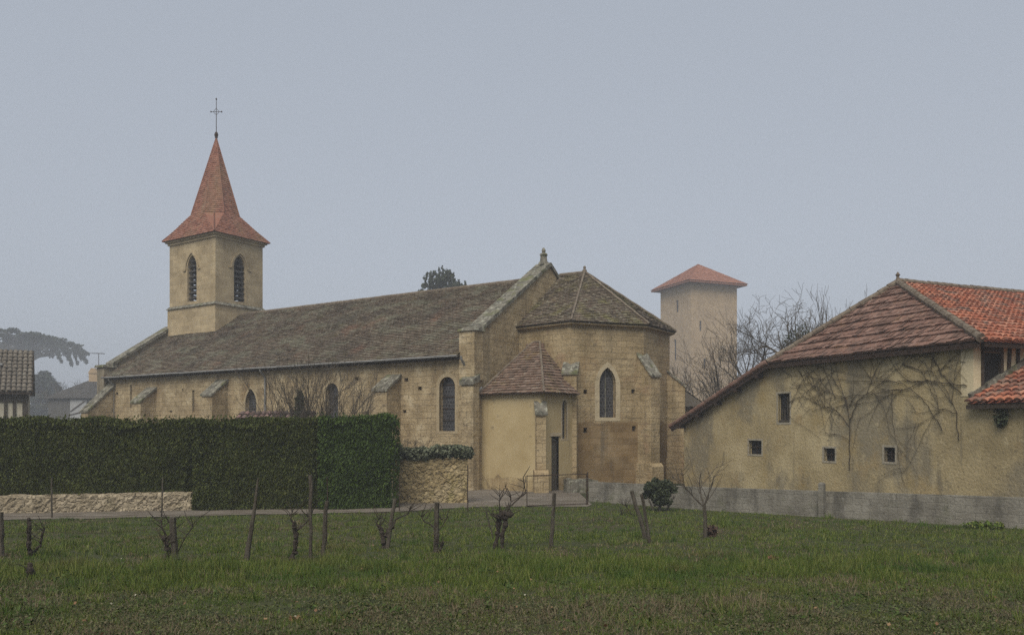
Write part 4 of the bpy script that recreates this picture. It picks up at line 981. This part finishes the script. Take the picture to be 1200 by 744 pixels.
bare_tree('bare_tree', p.x, 52, 7.5, .1, [(-.12, 0, 1, 8.8, .10, -.8), (.06, 0, 1, 9.6, .10, .3), (-.05, .1, 1, 8.4, .09, -.2), (.16, 0, 1, 9.4, .10, .9), (.1, 0, 1, 8.2, .09, 1.5), (-.15, 0, 1, 8.0, .09, -1.5)], 33, 'clump of tall straight leafless shoots right behind the barn roof edge', depth=3, up=.3, kids=(2, 4), spread=(.25, .6), shrink=(.4, .65))
p = at(836, 470, 47)
bare_tree('bare_shrub', p.x, 47, 5.4, .1, [(-.2, 0, 1, 3.6, .06, .1), (.35, 0, 1, 3.6, .06, .5), (-.4, 0, 1, 2.6, .06, 0), (.2, 0, 1, 2.8, .06, .2), (-.9, 0, .8, 2.4, .05, -.2), (.6, .1, 1, 2.4, .05, .4)], 41, 'thicket of grey twigs at the foot of the square tower, left of the barn roof', 'shrub', mat='twig', depth=4, up=.08, kids=(2, 4))
p = at(370, 470, 33.5)
bare_tree('bare_shrub', p.x, 33.5, 4.4, .08, [(-.5, 0, 1, 3.5, .06, -.3), (-.2, 0, 1, 3.7, .06, -.1), (.1, 0, 1, 3.8, .06, .1), (.38, 0, 1, 3.6, .06, .3), (.65, 0, 1, 3.4, .055, .5), (-.75, 0, 1, 3.3, .055, -.5), (-.05, .2, 1, 3.7, .055, .2), (.25, -.2, 1, 3.5, .05, -.2)], 52, 'wide leafless shrub spreading against the nave wall above the hedge', 'shrub', mat='twig', depth=3, up=.12, kids=(4, 5), spread=(.25, .7))
p = at(477, 505, 32.5)
bare_tree('bare_shrub', p.x, 32.5, 1.6, .03, [(-.2, 0, 1, 2.2, .025, 0), (.2, 0, 1, 2.1, .02, .1), (.5, 0, 1, 2.0, .02, .2)], 57, 'thin twiggy shrub behind the rubble wall beside the arched window', 'shrub', mat='twig', depth=3, up=.1)
# small dark conical evergreen beside the shrub
p = at(351, 470, 34.2); cc = Frame(p.x, 34.2, -2.88)
cone = empty('conical_shrub', cc, 'small dark conical evergreen half hidden by the wide leafless shrub', 'shrub')
m = MB(); m.tube([(0, 0, -.1), (0, 0, 3.8)], [.06, .02], 6); m.build('trunk', M['bark'], cone, uv=False)
tri_mesh('crown', np.concatenate([leaf_cloud(int(150 - k * 6), (0, 0, 1.6 + k * .22), (.62 - k * .038, .62 - k * .038, .24), .1, 500 + k) for k in range(13)]), M['evergreen'], cone, per=4)

# evergreen behind the nave ridge
p = at(527, 340, 110); ef = Frame(p.x, 110, -2.9)
et = empty('evergreen_tree', ef, 'bushy evergreen crown rising behind the nave roof ridge', 'tree'); et.scale = (1.25, 1.25, 1.37)
m = MB(); rr = random.Random(8); cl = []
m.tube([(0, 0, -.2), (.1, 0, 6), (0, 0, 12)], [.4, .3, .15], 8)
for k in range(330):
    a = rr.uniform(0, 6.28); rad = 3.1 * math.sqrt(rr.random()); hx, hy = rad * math.cos(a), rad * math.sin(a); top = 17.7 - .30 * abs(hx + .7) ** 1.6 + rr.uniform(-1.3, .0)
    if .5 < hx < 1.1: top -= .8
    z = top if rr.random() < .6 else rr.uniform(12, top)
    for q in range(3):
        d = Vector((rr.uniform(-.7, .7) + hx * .12, rr.uniform(-.7, .7), 1)).normalized() * rr.uniform(.2, .6)
        cl.append(leaf_cloud(16, (hx + d.x, hy + d.y, z - .4 + d.z), (.11, .11, .24), .15, 7000 + k * 3 + q, up=1.2))
    if k % 5 == 0: m.tube([(0, 0, 10 + .2 * rr.random()), (hx * .6, hy * .6, z - 1.6), (hx, hy, z - .2)], [.1, .06, .02], 4)
m.build('trunk', M['bark'], et, uv=False); tri_mesh('crown', np.concatenate(cl), M['evergreen'], et, per=4)

# cedar far left
p = at(28, 420, 260); cf = Frame(p.x, 260, -2.9)
ced = empty('cedar_tree', cf, 'flat topped cedar with drooping ends looming in mist behind the left house', 'tree'); ced.scale = (2.6, 2.6, 2.6)
m = MB(); rr = random.Random(14); cl = []
m.tube([(0, 0, -.2), (.2, 0, 6), (0, 0, 11.8)], [.55, .45, .2], 8)
for k in range(130):
    a = rr.uniform(0, 6.28); rad = math.sqrt(rr.random()); hx, hy = 7.2 * rad * math.cos(a), 5 * rad * math.sin(a)
    u = abs(hx) / 7.2; top = 12.95 - 2.6 * u ** 2.2 - (.5 if hx < -3 else 0); z = top - rr.uniform(0, 1.0) * (1 - .4 * u)
    cl.append(leaf_cloud(75, (hx, hy, z), (.75, .75, .2), .2, 900 + k, flat=.35))
    m.tube([(0, 0, rr.uniform(8.5, 11.2)), (hx * .55, hy * .55, z - .1), (hx, hy, z)], [.14, .08, .03], 4)
    if u > .35 and rr.random() < .75:
        L = rr.uniform(.6, 2.0)
        for q in range(4): cl.append(leaf_cloud(30, (hx + .12 * q, hy, z - L * (q + .6) / 4), (.22, .22, .35), .22, 1200 + k * 5 + q, up=-.9))
for k in range(7):
    cl.append(leaf_cloud(40, (6.0 + k * .32, 0, 11.6 - k * .22), (.4, .3, .12), .24, 2000 + k)); cl.append(leaf_cloud(40, (-2.4 - .1 * k, 0, 13.1 + .03 * k), (.5, .4, .1), .24, 2050 + k))
m.build('trunk', M['bark'], ced, uv=False); tri_mesh('crown', np.concatenate(cl), M['conifer'], ced, per=4)

# rounded dark tree and misty bushes between the two left houses
p = at(50, 480, 190); f_ = Frame(p.x, 190, -2.9)
rt_ = empty('round_tree', f_, 'dark rounded tree standing in mist between the two left houses', 'tree'); rt_.scale = (2.2, 2.2, 1.93)
m = MB(); m.tube([(0, 0, -.2), (0, 0, 4)], [.2, .1], 6); m.build('trunk', M['bark'], rt_, uv=False)
rr = random.Random(3); cl = []
for k in range(110):
    a = rr.uniform(0, 6.28); z = rr.uniform(.4, 8.0); rad = 2.0 * math.sqrt(max(0, 1 - ((z - 3) / 5.3) ** 2)) * rr.uniform(.4, 1); cl.append(leaf_cloud(120, (rad * math.cos(a), rad * math.sin(a), z), (.6, .6, .5), .2, 2200 + k))
tri_mesh('crown', np.concatenate(cl), M['conifer'], rt_, per=4)
p = at(84, 455, 142); bare_tree('bare_shrub', p.x, 142, 9.0, .1, [(-.4, 0, 1, 7.6, .12, -1.6), (.2, 0, 1, 8.4, .12, 0), (.5, 0, 1, 8.4, .12, 1.6), (-.1, 0, 1, 7.6, .12, -.7)], 63, 'leafless bush rising behind the misty house roof', 'shrub', mat='twig', depth=3)

# ------------------------------------------------------------------ houses on the left
LH = Frame(-29.2, 48, -2.88, R(30))
lh = empty('timber_house', LH, 'half timbered cottage with cream infill and grey tiled roof at left edge', 'house')
m = MB(); ez = 2.2 + 2.88
m.box(-9, 0, 0, 6, -.2, ez); m.solid([(0, 0, ez), (0, 6, ez), (0, 3, ez + 2.3)], [(-9, 0, ez), (-9, 6, ez), (-9, 3, ez + 2.3)]); m.build('house_wall', M['cream'], lh)
m = MB()
for k in range(16):
    x = -.12 - k * .5 - (.06 if k % 3 == 1 else 0); m.bar((x, -.02, -.1), (x, -.02, ez - .7), .17 if k else .3, .08, up=(0, 1, 0))
m.bar((-9, -.03, ez - .40), (.06, -.03, ez - .40), .1, .66); m.bar((-9, -.03, 1.6), (.0, -.03, 1.6), .07, .2); m.build('timber_frame', M['stake'], lh)
m = MB()
canal(m, [(-9.2, -.45, ez - .1), (.28, -.45, ez - .1), (.28, 3, ez + 2.62), (-9.2, 3, ez + 2.62)], .27, .4, rng)
tiled(m, [(.28, 6.45, ez - .1), (-9.2, 6.45, ez - .1), (-9.2, 3, ez + 2.62), (.28, 3, ez + 2.62)], .8, .5, .05, rng)
lro = m.build('house_roof', M['tile_grey'], lh)
m = MB(); m.bar((-1.85, 1.55, ez + 1.62), (-1.35, 1.55, ez + 1.62), .3, .12); m.build('pale_roof_patch', M['white'], lro)
m = MB(); m.bar((.24, -.45, ez - .2), (.24, 3, ez + 2.5), .06, .2); m.bar((-9.2, -.42, ez - .2), (.24, -.42, ez - .2), .06, .12); m.build('barge_board', M['wood'], lro)

FH = Frame(-69.9, 120, -2.9, 0)
fh = empty('misty_house', FH, 'grey house with hipped roof, brick chimney and aerial in mist behind the hedge', 'house')
m = MB(); ez = 4.3 + 2.9; m.box(0, 14, 0, 11, -.2, ez); m.build('house_wall', M['greywall'], fh)
m = MB(); e = .5; rz = 7.4 + 2.9; q = [(-e, -e, ez), (14 + e, -e, ez), (14 + e, 11 + e, ez), (-e, 11 + e, ez)]; ra, rb = (3.5, 5.5, rz), (10, 5.5, rz)
for poly in ([q[0], q[1], rb, ra], [q[1], q[2], rb], [q[2], q[3], ra, rb], [q[3], q[0], ra]): tiled(m, poly, .5, .35, .03, rng)
fro = m.build('house_roof', M['slate'], fh)
m = MB(); m.box(3.5, 4.9, 4.9, 6.1, rz - .5, rz + 1.0); m.solid([(3.4, 4.8, rz + 1.0), (5.0, 4.8, rz + 1.0), (5.0, 6.2, rz + 1.0), (3.4, 6.2, rz + 1.0)], [(3.9, 4.8, rz + 1.8), (4.5, 4.8, rz + 1.8), (4.5, 6.2, rz + 1.8), (3.9, 6.2, rz + 1.8)]); m.build('chimney', M['far_tower'], fro)
m = MB(); m.box(3.35, 5.8, -.1, -.003, .0, 7.0); dw = m.build('barn_door', M['white'], fh)
m = MB(); m.bar((3.4, -.14, 5.2), (5.6, -.14, 6.8), .15, .08, up=(0, 1, 0)); m.bar((3.4, -.14, 4.7), (5.7, -.14, 5.3), .15, .08, up=(0, 1, 0)); m.build('door_brace', M['wood'], dw)
m = MB(); ax_ = 4.75; m.tube([(ax_, 5.5, rz - .2), (ax_, 5.5, rz + 4.2)], .05, 5); m.tube([(ax_ - 1.3, 5.5, rz + 4.2), (ax_ + .95, 5.5, rz + 4.1)], .045, 5)
for k in range(7): x = ax_ - 1.1 + k * .3; m.tube([(x, 5.0, rz + 4.18), (x, 6.0, rz + 4.18)], .02, 4)
m.build('aerial', M['iron'], fro)

# ------------------------------------------------------------------ gate, fence rods, bush
gA, gB = G(617.5, 594), G(687, 592); gd = math.atan2(gB.y - gA.y, gB.x - gA.x); gl = math.hypot(gB.x - gA.x, gB.y - gA.y); GF = Frame(gA.x, gA.y, gA.z, gd)
gate = empty('wire_gate', GF, 'thin iron framed gate filled with wire mesh in front of the sacristy', 'gate')
m = MB()
for a, b in (((0, 0, -.05), (0, 0, 1.12)), ((gl, 0, -.05), (gl, 0, 1.14)), ((0, 0, 1.10), (gl, 0, 1.13)), ((0, 0, .05), (gl, 0, .06))): m.tube([a, b], .016, 8)
m.build('frame', M['iron'], gate)
m = MB()
n = int(gl / .1)
for k in range(1, n): m.tube([(gl * k / n, 0, .06), (gl * k / n, 0, 1.1)], .002, 3)
for k in range(1, 10): m.tube([(0, 0, .06 + k * .104), (gl, 0, .07 + k * .105)], .002, 3)
m.build('mesh', M['iron'], gate)
m = MB(); m.tube([(gl + .06, .02, -.1), (gl + .06, .02, 1.2)], .026, 8); m.build('gate_post', M['iron'], gate)

def rod(bx, by, tx, ty, r0, r1, label, name='stake', mat='stake', bend=0.0, group='stakes of the vine row'):
    b = G(bx, by); t = at(tx, ty, b.y); v = Vector((t.x - b.x, random.Random(label).uniform(-.1, .1), t.z - b.z)); m = MB(); n = 6; rr = random.Random(label); pts = []
    for i in range(n + 1):
        f = i / n; q = v * f; pts.append(Vector((q.x + bend * math.sin(f * 3.14) + (rr.uniform(-.01, .01) if 0 < i else 0), q.y, q.z - (.12 if i == 0 else 0))))
    m.tube(pts, [1.25 * (r0 + (r1 - r0) * i / n) for i in range(n + 1)], 7)
    o = m.build(name, M[mat], smooth=False); o.location = b; tag(o, label, 'stake', group); return o
rod(1, 652, 0, 600, .045, .04, 'thick weathered stake cut by the left edge of the photo')
rod(61, 607, 61, 560, .022, .018, 'thin stake by the lane in front of the left part of the pale plinth')
rod(189, 606, 190, 559, .02, .016, 'thin stake by the lane near the right end of the pale plinth')
rod(205, 656, 205, 605, .05, .045, 'stout square cut stake with a gnarled vine at its left side')
rod(288, 658, 303, 560, .042, .012, 'long dark stake leaning right and thinning to a tip, before the dark hedge block')
rod(364, 656, 364.5, 556, .022, .028, 'tallest upright pale stake in the vine row, before the greener hedge')
rod(378, 655, 383, 587, .032, .028, 'short grey stake leaning slightly right beside the tallest stake')
rod(383, 640, 384.5, 558, .010, .008, 'very thin rod rising behind the short grey leaning stake', mat='iron')
rod(453, 643, 462, 584, .036, .03, 'leaning stake wrapped by a vine with two long arms')
rod(468, 599, 468, 560, .014, .012, 'thin rod by the lane at the right end of the greener hedge', mat='iron')
rod(511, 647, 512.5, 588, .042, .04, 'straight thick post in front of the rubble wall')
rod(548, 599, 548, 545, .016, .014, 'thin rod at the right end of the rubble wall', mat='iron')
rod(579, 633, 569, 598, .014, .010, 'thin dark cane leaning left beside the double stemmed vine')
rod(646, 642, 649, 577, .034, .030, 'lone upright knotty stake in front of the wire gate')
rod(757, 631, 740, 575, .042, .036, 'thick stake leaning left, left one of the crossing pair before the bush')
rod(762, 636, 751, 578, .030, .028, 'thinner stake leaning left, right one of the crossing pair before the bush')

def vine(bx, by, limbs, label, r=.045, seed=0, twigs=6):
    """gnarled trunk and canes; limbs are photo outlines lifted to the plant's own distance"""
    b = G(bx, by); rr = random.Random(label); fr = Frame(b.x, b.y, b.z); root = empty('grape_vine', fr, label, 'vine', 'leafless vines in the row'); tr = MB(); cn = MB()
    for k, (pl, r0, r1) in enumerate(limbs):
        P = []; yo = 0.0
        for (px, py) in pl:
            q = at(px, py, b.y) - b; yo += rr.uniform(-.05, .05); P.append(Vector((q.x, yo, q.z)))
        pts = []
        for i in range(len(P) - 1):
            for s in range(4): pts.append(P[i].lerp(P[i + 1], s / 4) + Vector((rr.uniform(-1, 1), rr.uniform(-1, 1), rr.uniform(-1, 1))) * r0 * .45)
        pts.append(P[-1]); n = len(pts)
        rad = [1.12 * (r0 + (r1 - r0) * i / (n - 1)) * (rr.uniform(.7, 1.4) if r0 > .02 else 1) for i in range(n)]
        (tr if r0 > .02 else cn).tube(pts, rad, 7)
        if r0 > .02: tr.lathe(pts[-1] - Vector((0, 0, r1)), [(r1 * .4, 0), (r1 * 1.15, r1 * .6), (r1 * 1.0, r1 * 1.5), (r1 * .3, r1 * 2.0)], 7)
        for _ in range(twigs):
            i = rr.randrange(n // 2, n); d = Vector((rr.uniform(-1, 1), rr.uniform(-.6, .6), rr.uniform(.1, 1))).normalized(); q = pts[i]; ln = rr.uniform(.12, .38); tp = [q]
            for s in range(3): d = (d + Vector((rr.uniform(-.3, .3), rr.uniform(-.3, .3), rr.uniform(-.2, .3)))).normalized(); tp.append(tp[-1] + d * ln / 3)
            cn.tube(tp, [.009, .008, .006, .005], 4)
    tr.build('trunk', M['vinewood'], root, uv=False)
    if cn.v: cn.build('canes', M['vinewood'], root, uv=False)
    return root
vine(38, 652, [([(38, 652), (37, 640), (39, 625), (38, 607)], .04, .028), ([(39, 646), (46, 640), (50, 628), (53, 618)], .024, .012)], 'small forked vine stump, second plant from the left edge')
vine(197, 656, [([(196, 656), (199, 645), (197, 635), (194, 628)], .045, .03), ([(194, 628), (190, 618), (187, 608)], .016, .008), ([(197, 634), (201, 622), (198, 612)], .016, .008), ([(207, 650), (218, 630), (228, 612)], .010, .006)], 'gnarled vine clinging to the left of a stout stake with a thin cane at right')
vine(344, 656, [([(342, 656), (346, 645), (347, 632), (344, 620), (345, 612)], .042, .03), ([(346, 622), (354, 616), (361, 609), (364, 604)], .016, .008), ([(344, 616), (340, 608), (342, 600)], .010, .005)], 'free standing crooked vine trunk left of the tallest stake')
vine(450, 643, [([(449, 643), (450, 632), (447, 623), (443, 616)], .042, .026), ([(452, 630), (455, 622), (460, 618)], .04, .03), ([(460, 618), (463, 609), (472, 604), (478, 602), (481, 593)], .016, .008), ([(443, 616), (441, 611), (446, 606)], .012, .006)], 'vine with two long drooping arms twisted round a leaning stake')
vine(519, 647, [([(515, 647), (518, 638), (520, 634)], .03, .02), ([(511, 620), (505, 614), (498, 611), (494, 605)], .014, .007), ([(513, 622), (520, 614), (524, 606)], .010, .006)], 'low curled vine growing at the foot of the straight thick post')
vine(584, 643, [([(580, 642), (583, 625), (584, 610), (590, 601)], .036, .05), ([(588, 643), (588, 626), (593, 612), (591, 601)], .032, .05), ([(590, 601), (598, 603), (600, 602)], .05, .035), ([(584, 606), (581, 604)], .045, .035), ([(586, 600), (585, 588), (586, 580)], .012, .006), ([(595, 597), (603, 588), (616, 577), (613, 559)], .014, .008), ([(594, 600), (599, 588), (598, 578)], .010, .005)], 'dark knobbly double stemmed vine with a long cane pointing to the gate', twigs=7)
vine(741, 604, [([(744, 625), (740, 612), (741, 603)], .022, .014), ([(741, 603), (735, 594), (729, 590)], .010, .005), ([(741, 603), (733, 600), (727, 603)], .010, .005)], 'low tangle of brown canes left of the crossing stakes', twigs=10)
vine(35, 676, [([(35, 676), (35, 668), (34, 662)], .04, .032)], 'short cut vine stub in the grass nearest the lower left corner', twigs=1)

# slack trellis wires strung along the stakes
wa, wb = G(-60, 652), G(762, 634)
root_w = empty('trellis_wire', Frame(wa.x, wa.y, wa.z), 'slack rusty trellis wires strung between the stakes of the vine row', 'wire')
for nm, hz_ in (('lower_wire', .42), ('upper_wire', .72)):
    pts = []; m = MB()
    for k in range(61):
        f = k / 60; q = wa.lerp(wb, f); pts.append((q.x - wa.x, q.y - wa.y + .03, gz(0, q.y) - wa.z + hz_ + .05 * noise.noise((f * 9, hz_ * 7, 0)) - .03 * abs(math.sin(f * 25))))
    m.tube(pts, .004, 4); m.build(nm, M['iron'], root_w, uv=False)

# young tree by the wall
b = G(826, 631); tf = Frame(b.x, b.y, b.z)
yt = empty('young_tree', tf, 'small leafless young tree with pale trunk standing before the block wall', 'tree')
m = MB(); m.tube([(0, 0, -.1), (.01, 0, .45), (-.02, 0, .8)], [.05, .04, .035], 8); m.build('trunk', M['stake'], yt, uv=False)
m = MB(); rr = random.Random(4); RMIN[0] = .005
for dx, dz, ln in ((-.75, .8, .75), (.15, 1, .75), (-.3, 1, .8), (.4, .9, .6)): grow(m, Vector((-.02, 0, .72)), Vector((dx, rr.uniform(-.3, .3), dz)).normalized(), ln, .02, 2, rr, 5, .1, .2, (2, 4), (.3, .8))
m.build('branches', M['twig'], yt, uv=False)

# clipped dark bush
b = G(771, 598); bf = Frame(b.x, b.y - .25, b.z)
bu = empty('round_bush', bf, 'round dark clipped evergreen bush against the grey block wall', 'bush')
m = MB(); m.tube([(0, 0, -.1), (.05, 0, .5)], [.06, .04], 6)
for sx2 in (-.4, .5): m.tube([(sx2 * .4, 0, -.05), (sx2, 0, .5)], .03, 5)
m.build('trunk', M['bark'], bu, uv=False)
rr = random.Random(6); cl = []
for k in range(46):
    a = rr.uniform(0, 6.28); q = rr.random() ** .5; cl.append(leaf_cloud(150, (.50 * q * math.cos(a) + .02, .4 * q * math.sin(a), .64 + .36 * rr.uniform(-1, 1) * math.sqrt(max(0, 1 - q * q * .6))), (.16, .16, .14), .055, 3000 + k))
tri_mesh('crown', np.concatenate(cl), M['ivy'], bu, per=4)

# ------------------------------------------------------------------ grass and weeds of the field
g_ = np.random.default_rng(77)
gy_, gzv = np.array(_GY), np.array(_GZ)
ex_ = np.array([p.x for p in edge] + [3.2, 16.0]); ey_ = np.array([p.y for p in edge] + [30.0, 17.6])
def scatter(n, d0, d1, power=1.0):
    u = g_.random(n); d = d0 * (d1 / d0) ** u if power == 1 else d0 + (d1 - d0) * u
    x = (g_.random(n) - .5) * 2 * (.73 * d + 2.6); ok = d < np.interp(x, ex_, ey_) - .05 + .25 * (g_.random(n) - .5); x, d = x[ok], d[ok]
    return x, d, np.interp(d, gy_, gzv)
def pnoise(x, y, s, o=0):
    return np.array([noise.noise(Vector((a * s, b * s, o))) for a, b in zip(x, y)])
def tufts(nt_, per, d0, d1, hfun, wd, lean=.7, rad=.035):
    """tufts of blades leaning out from a shared foot"""
    x, y, z = scatter(nt_, d0, d1); h = hfun(x, y); k = h > .012; x, y, z, h = x[k], y[k], z[k], h[k]
    x, y, z, h = [np.repeat(q, per) for q in (x, y, z, h)]; n = len(x)
    b = g_.random(n) * 6.283; rr_ = rad * (.6 + y * .05) * g_.random(n); h = h * g_.uniform(.4, 1.15, n)
    x = x + np.cos(b) * rr_; y = y + np.sin(b) * rr_
    a = g_.random(n) * 6.283; wv = np.maximum(wd, y * .00095) * g_.uniform(.6, 1.3, n); ln = h * lean * g_.random(n); b2 = b + g_.normal(size=n) * .7
    base = np.stack([x, y, z - .01], 1); side = np.stack([np.cos(a) * wv / 2, np.sin(a) * wv / 2, np.zeros(n)], 1)
    tip = base + np.stack([np.cos(b2) * ln, np.sin(b2) * ln, h], 1)
    return np.stack([base - side, base + side, tip], 1)
def h_grass(x, y):
    n1 = pnoise(x, y, .4); n2 = pnoise(x, y, 1.5, 5); n3 = pnoise(x, y, 4.0, 8)
    band = np.exp(-((y - 11.9 - .04 * x - .7 * n1) / 1.4) ** 2)       # taller strip left unmown along the row of vines
    near = np.clip((9.4 - y + 1.6 * n1) / 1.2, 0, 1)                  # thin growth on the worked soil in front
    h = .052 + .035 * n1 + .12 * np.clip(n2, 0, 1) + .05 * n3 + band * (.06 + .10 * n2)
    return np.maximum(h, .016) * (1 - .4 * near) * g_.uniform(.5, 1.35, len(x)) * (g_.random(len(x)) > .4 * near * (pnoise(x, y, 1.1, 14) < .12))
tag(tri_mesh('grass', tufts(118000, 7, 4.2, 31.0, h_grass, .006), M['grass']), 'rough green winter grass covering the vineyard field', 'grass', kind='stuff')
def h_tall(x, y): return g_.uniform(.12, .24, len(x)) * (pnoise(x, y, .8, 66) > .12)
tag(tri_mesh('tussocks', tufts(1500, 26, 6.5, 28.0, h_tall, .006, .8, .06), M['grass']), 'taller rough grass tussocks standing out of the field', 'grass', kind='stuff')
def h_dry(x, y): return (.05 + .10 * np.clip(pnoise(x, y, .6, 9), 0, 1)) * g_.uniform(.5, 1.5, len(x)) * (pnoise(x, y, .45, 21) + .45 * (y < 9.6) + .3 * (np.abs(y - 14.2) < .5) > .1)
tag(tri_mesh('dry_stalks', tufts(30000, 5, 4.2, 24.0, h_dry, .0035, 1.1, .05), M['dry']), 'brown dry stalks scattered through the field', 'dry grass', kind='stuff')
x, y, z = scatter(150000, 4.2, 13.0); kp = (pnoise(x, y, .7, 31) + .6 * pnoise(x, y, 3, 3) + np.clip((9.6 - y) / 3, -.6, .6)) > g_.random(len(x)) * .9 - .15; x, y, z = x[kp], y[kp], z[kp]
tag(tri_mesh('low_weeds', leaf_quads(np.stack([x, y, z + .005 + .05 * g_.random(len(x)) ** 2], 1), .015, g_, .7, .15, 1.6), M['weed'], per=4), 'low leafy weeds on the worked soil at the front of the field', 'weeds', kind='stuff')
x, y, z = scatter(300, 4.8, 12.0); rs = []
for k in range(len(x)):                      # broad leaved rosettes among the low growth
    if pnoise(x[k:k + 1], y[k:k + 1], .9, 55)[0] < -.05: continue
    m_ = int(g_.integers(6, 22)); pp_ = np.stack([x[k] + g_.normal(size=m_) * .07, y[k] + g_.normal(size=m_) * .06, z[k] + .02 + .09 * g_.random(m_)], 1); rs.append(leaf_quads(pp_, .022, g_, .8, .5, 2.2))
tag(tri_mesh('leafy_rosettes', np.concatenate(rs), M['rosette'], per=4), 'brighter green leafy rosettes dotted through the front of the field', 'weeds', kind='stuff')
x, y, z = scatter(60, 6, 24); tag(tri_mesh('pale_blooms', leaf_quads(np.stack([x, y, z + .05 + .05 * g_.random(len(x))], 1), .020, g_, .5, 0, 1), M['straw'], per=4), 'tiny pale flower heads and straw bits dotted over the grass', 'flowers', kind='stuff')
x, y, z = scatter(240, 4.5, 18); tag(tri_mesh('scattered_leaves', leaf_quads(np.stack([x, y, z + .03 + .03 * g_.random(len(x))], 1), .032, g_, .3, 0, 1), M['deadleaf'], per=4), 'small brown fallen leaves scattered in the grass', 'leaves', kind='stuff')
def clump(px, py, rad, n, size, mat, name, label, cat, seed, lift=.0, up=.5):
    b = G(px, py); o = tri_mesh(name, leaf_cloud(n, (0, 0, rad[2] * .8 + lift), rad, size, seed, up=up), M[mat], per=4); o.location = b; return tag(o, label, cat)
clump(346, 727, (.06, .04, .018), 12, .05, 'deadleaf', 'fallen_leaf', 'orange brown curled dead leaf lying in the front left grass', 'leaf', 1, up=0)
clump(906, 657, (.10, .08, .05), 26, .06, 'deadleaf', 'fallen_leaf', 'small heap of orange dead leaves right of centre in the field', 'leaf', 2, up=0)
clump(833, 629, (.16, .12, .16), 160, .07, 'brownweed', 'dead_weed', 'reddish dead weed clump at the foot of the young tree', 'weed', 3)
clump(1008, 607, (.22, .12, .16), 200, .07, 'brownweed', 'dead_weed', 'reddish dead weed clump against the block wall right of the concrete post', 'weed', 4)
clump(1152, 620, (.6, .2, .12), 420, .06, 'grass', 'nettle_patch', 'fresh green nettle patch along the foot of the block wall at right', 'weed', 5)

# ------------------------------------------------------------------ mist
hz = MB(); hz.box(-420, 420, -80, 420, -4.2, 25.0)
hm = bpy.data.materials.new('haze'); hm.use_nodes = True; t = hm.node_tree; t.nodes.remove(t.nodes['Principled BSDF'])
pv = t.nodes.new('ShaderNodeVolumePrincipled'); pv.inputs['Color'].default_value = (.72, .75, .81, 1); pv.inputs['Density'].default_value = .0018; pv.inputs['Anisotropy'].default_value = 0.0
t.links.new(pv.outputs[0], t.nodes['Material Output'].inputs['Volume'])
tag(hz.build('haze', hm, uv=False), kind='stuff')
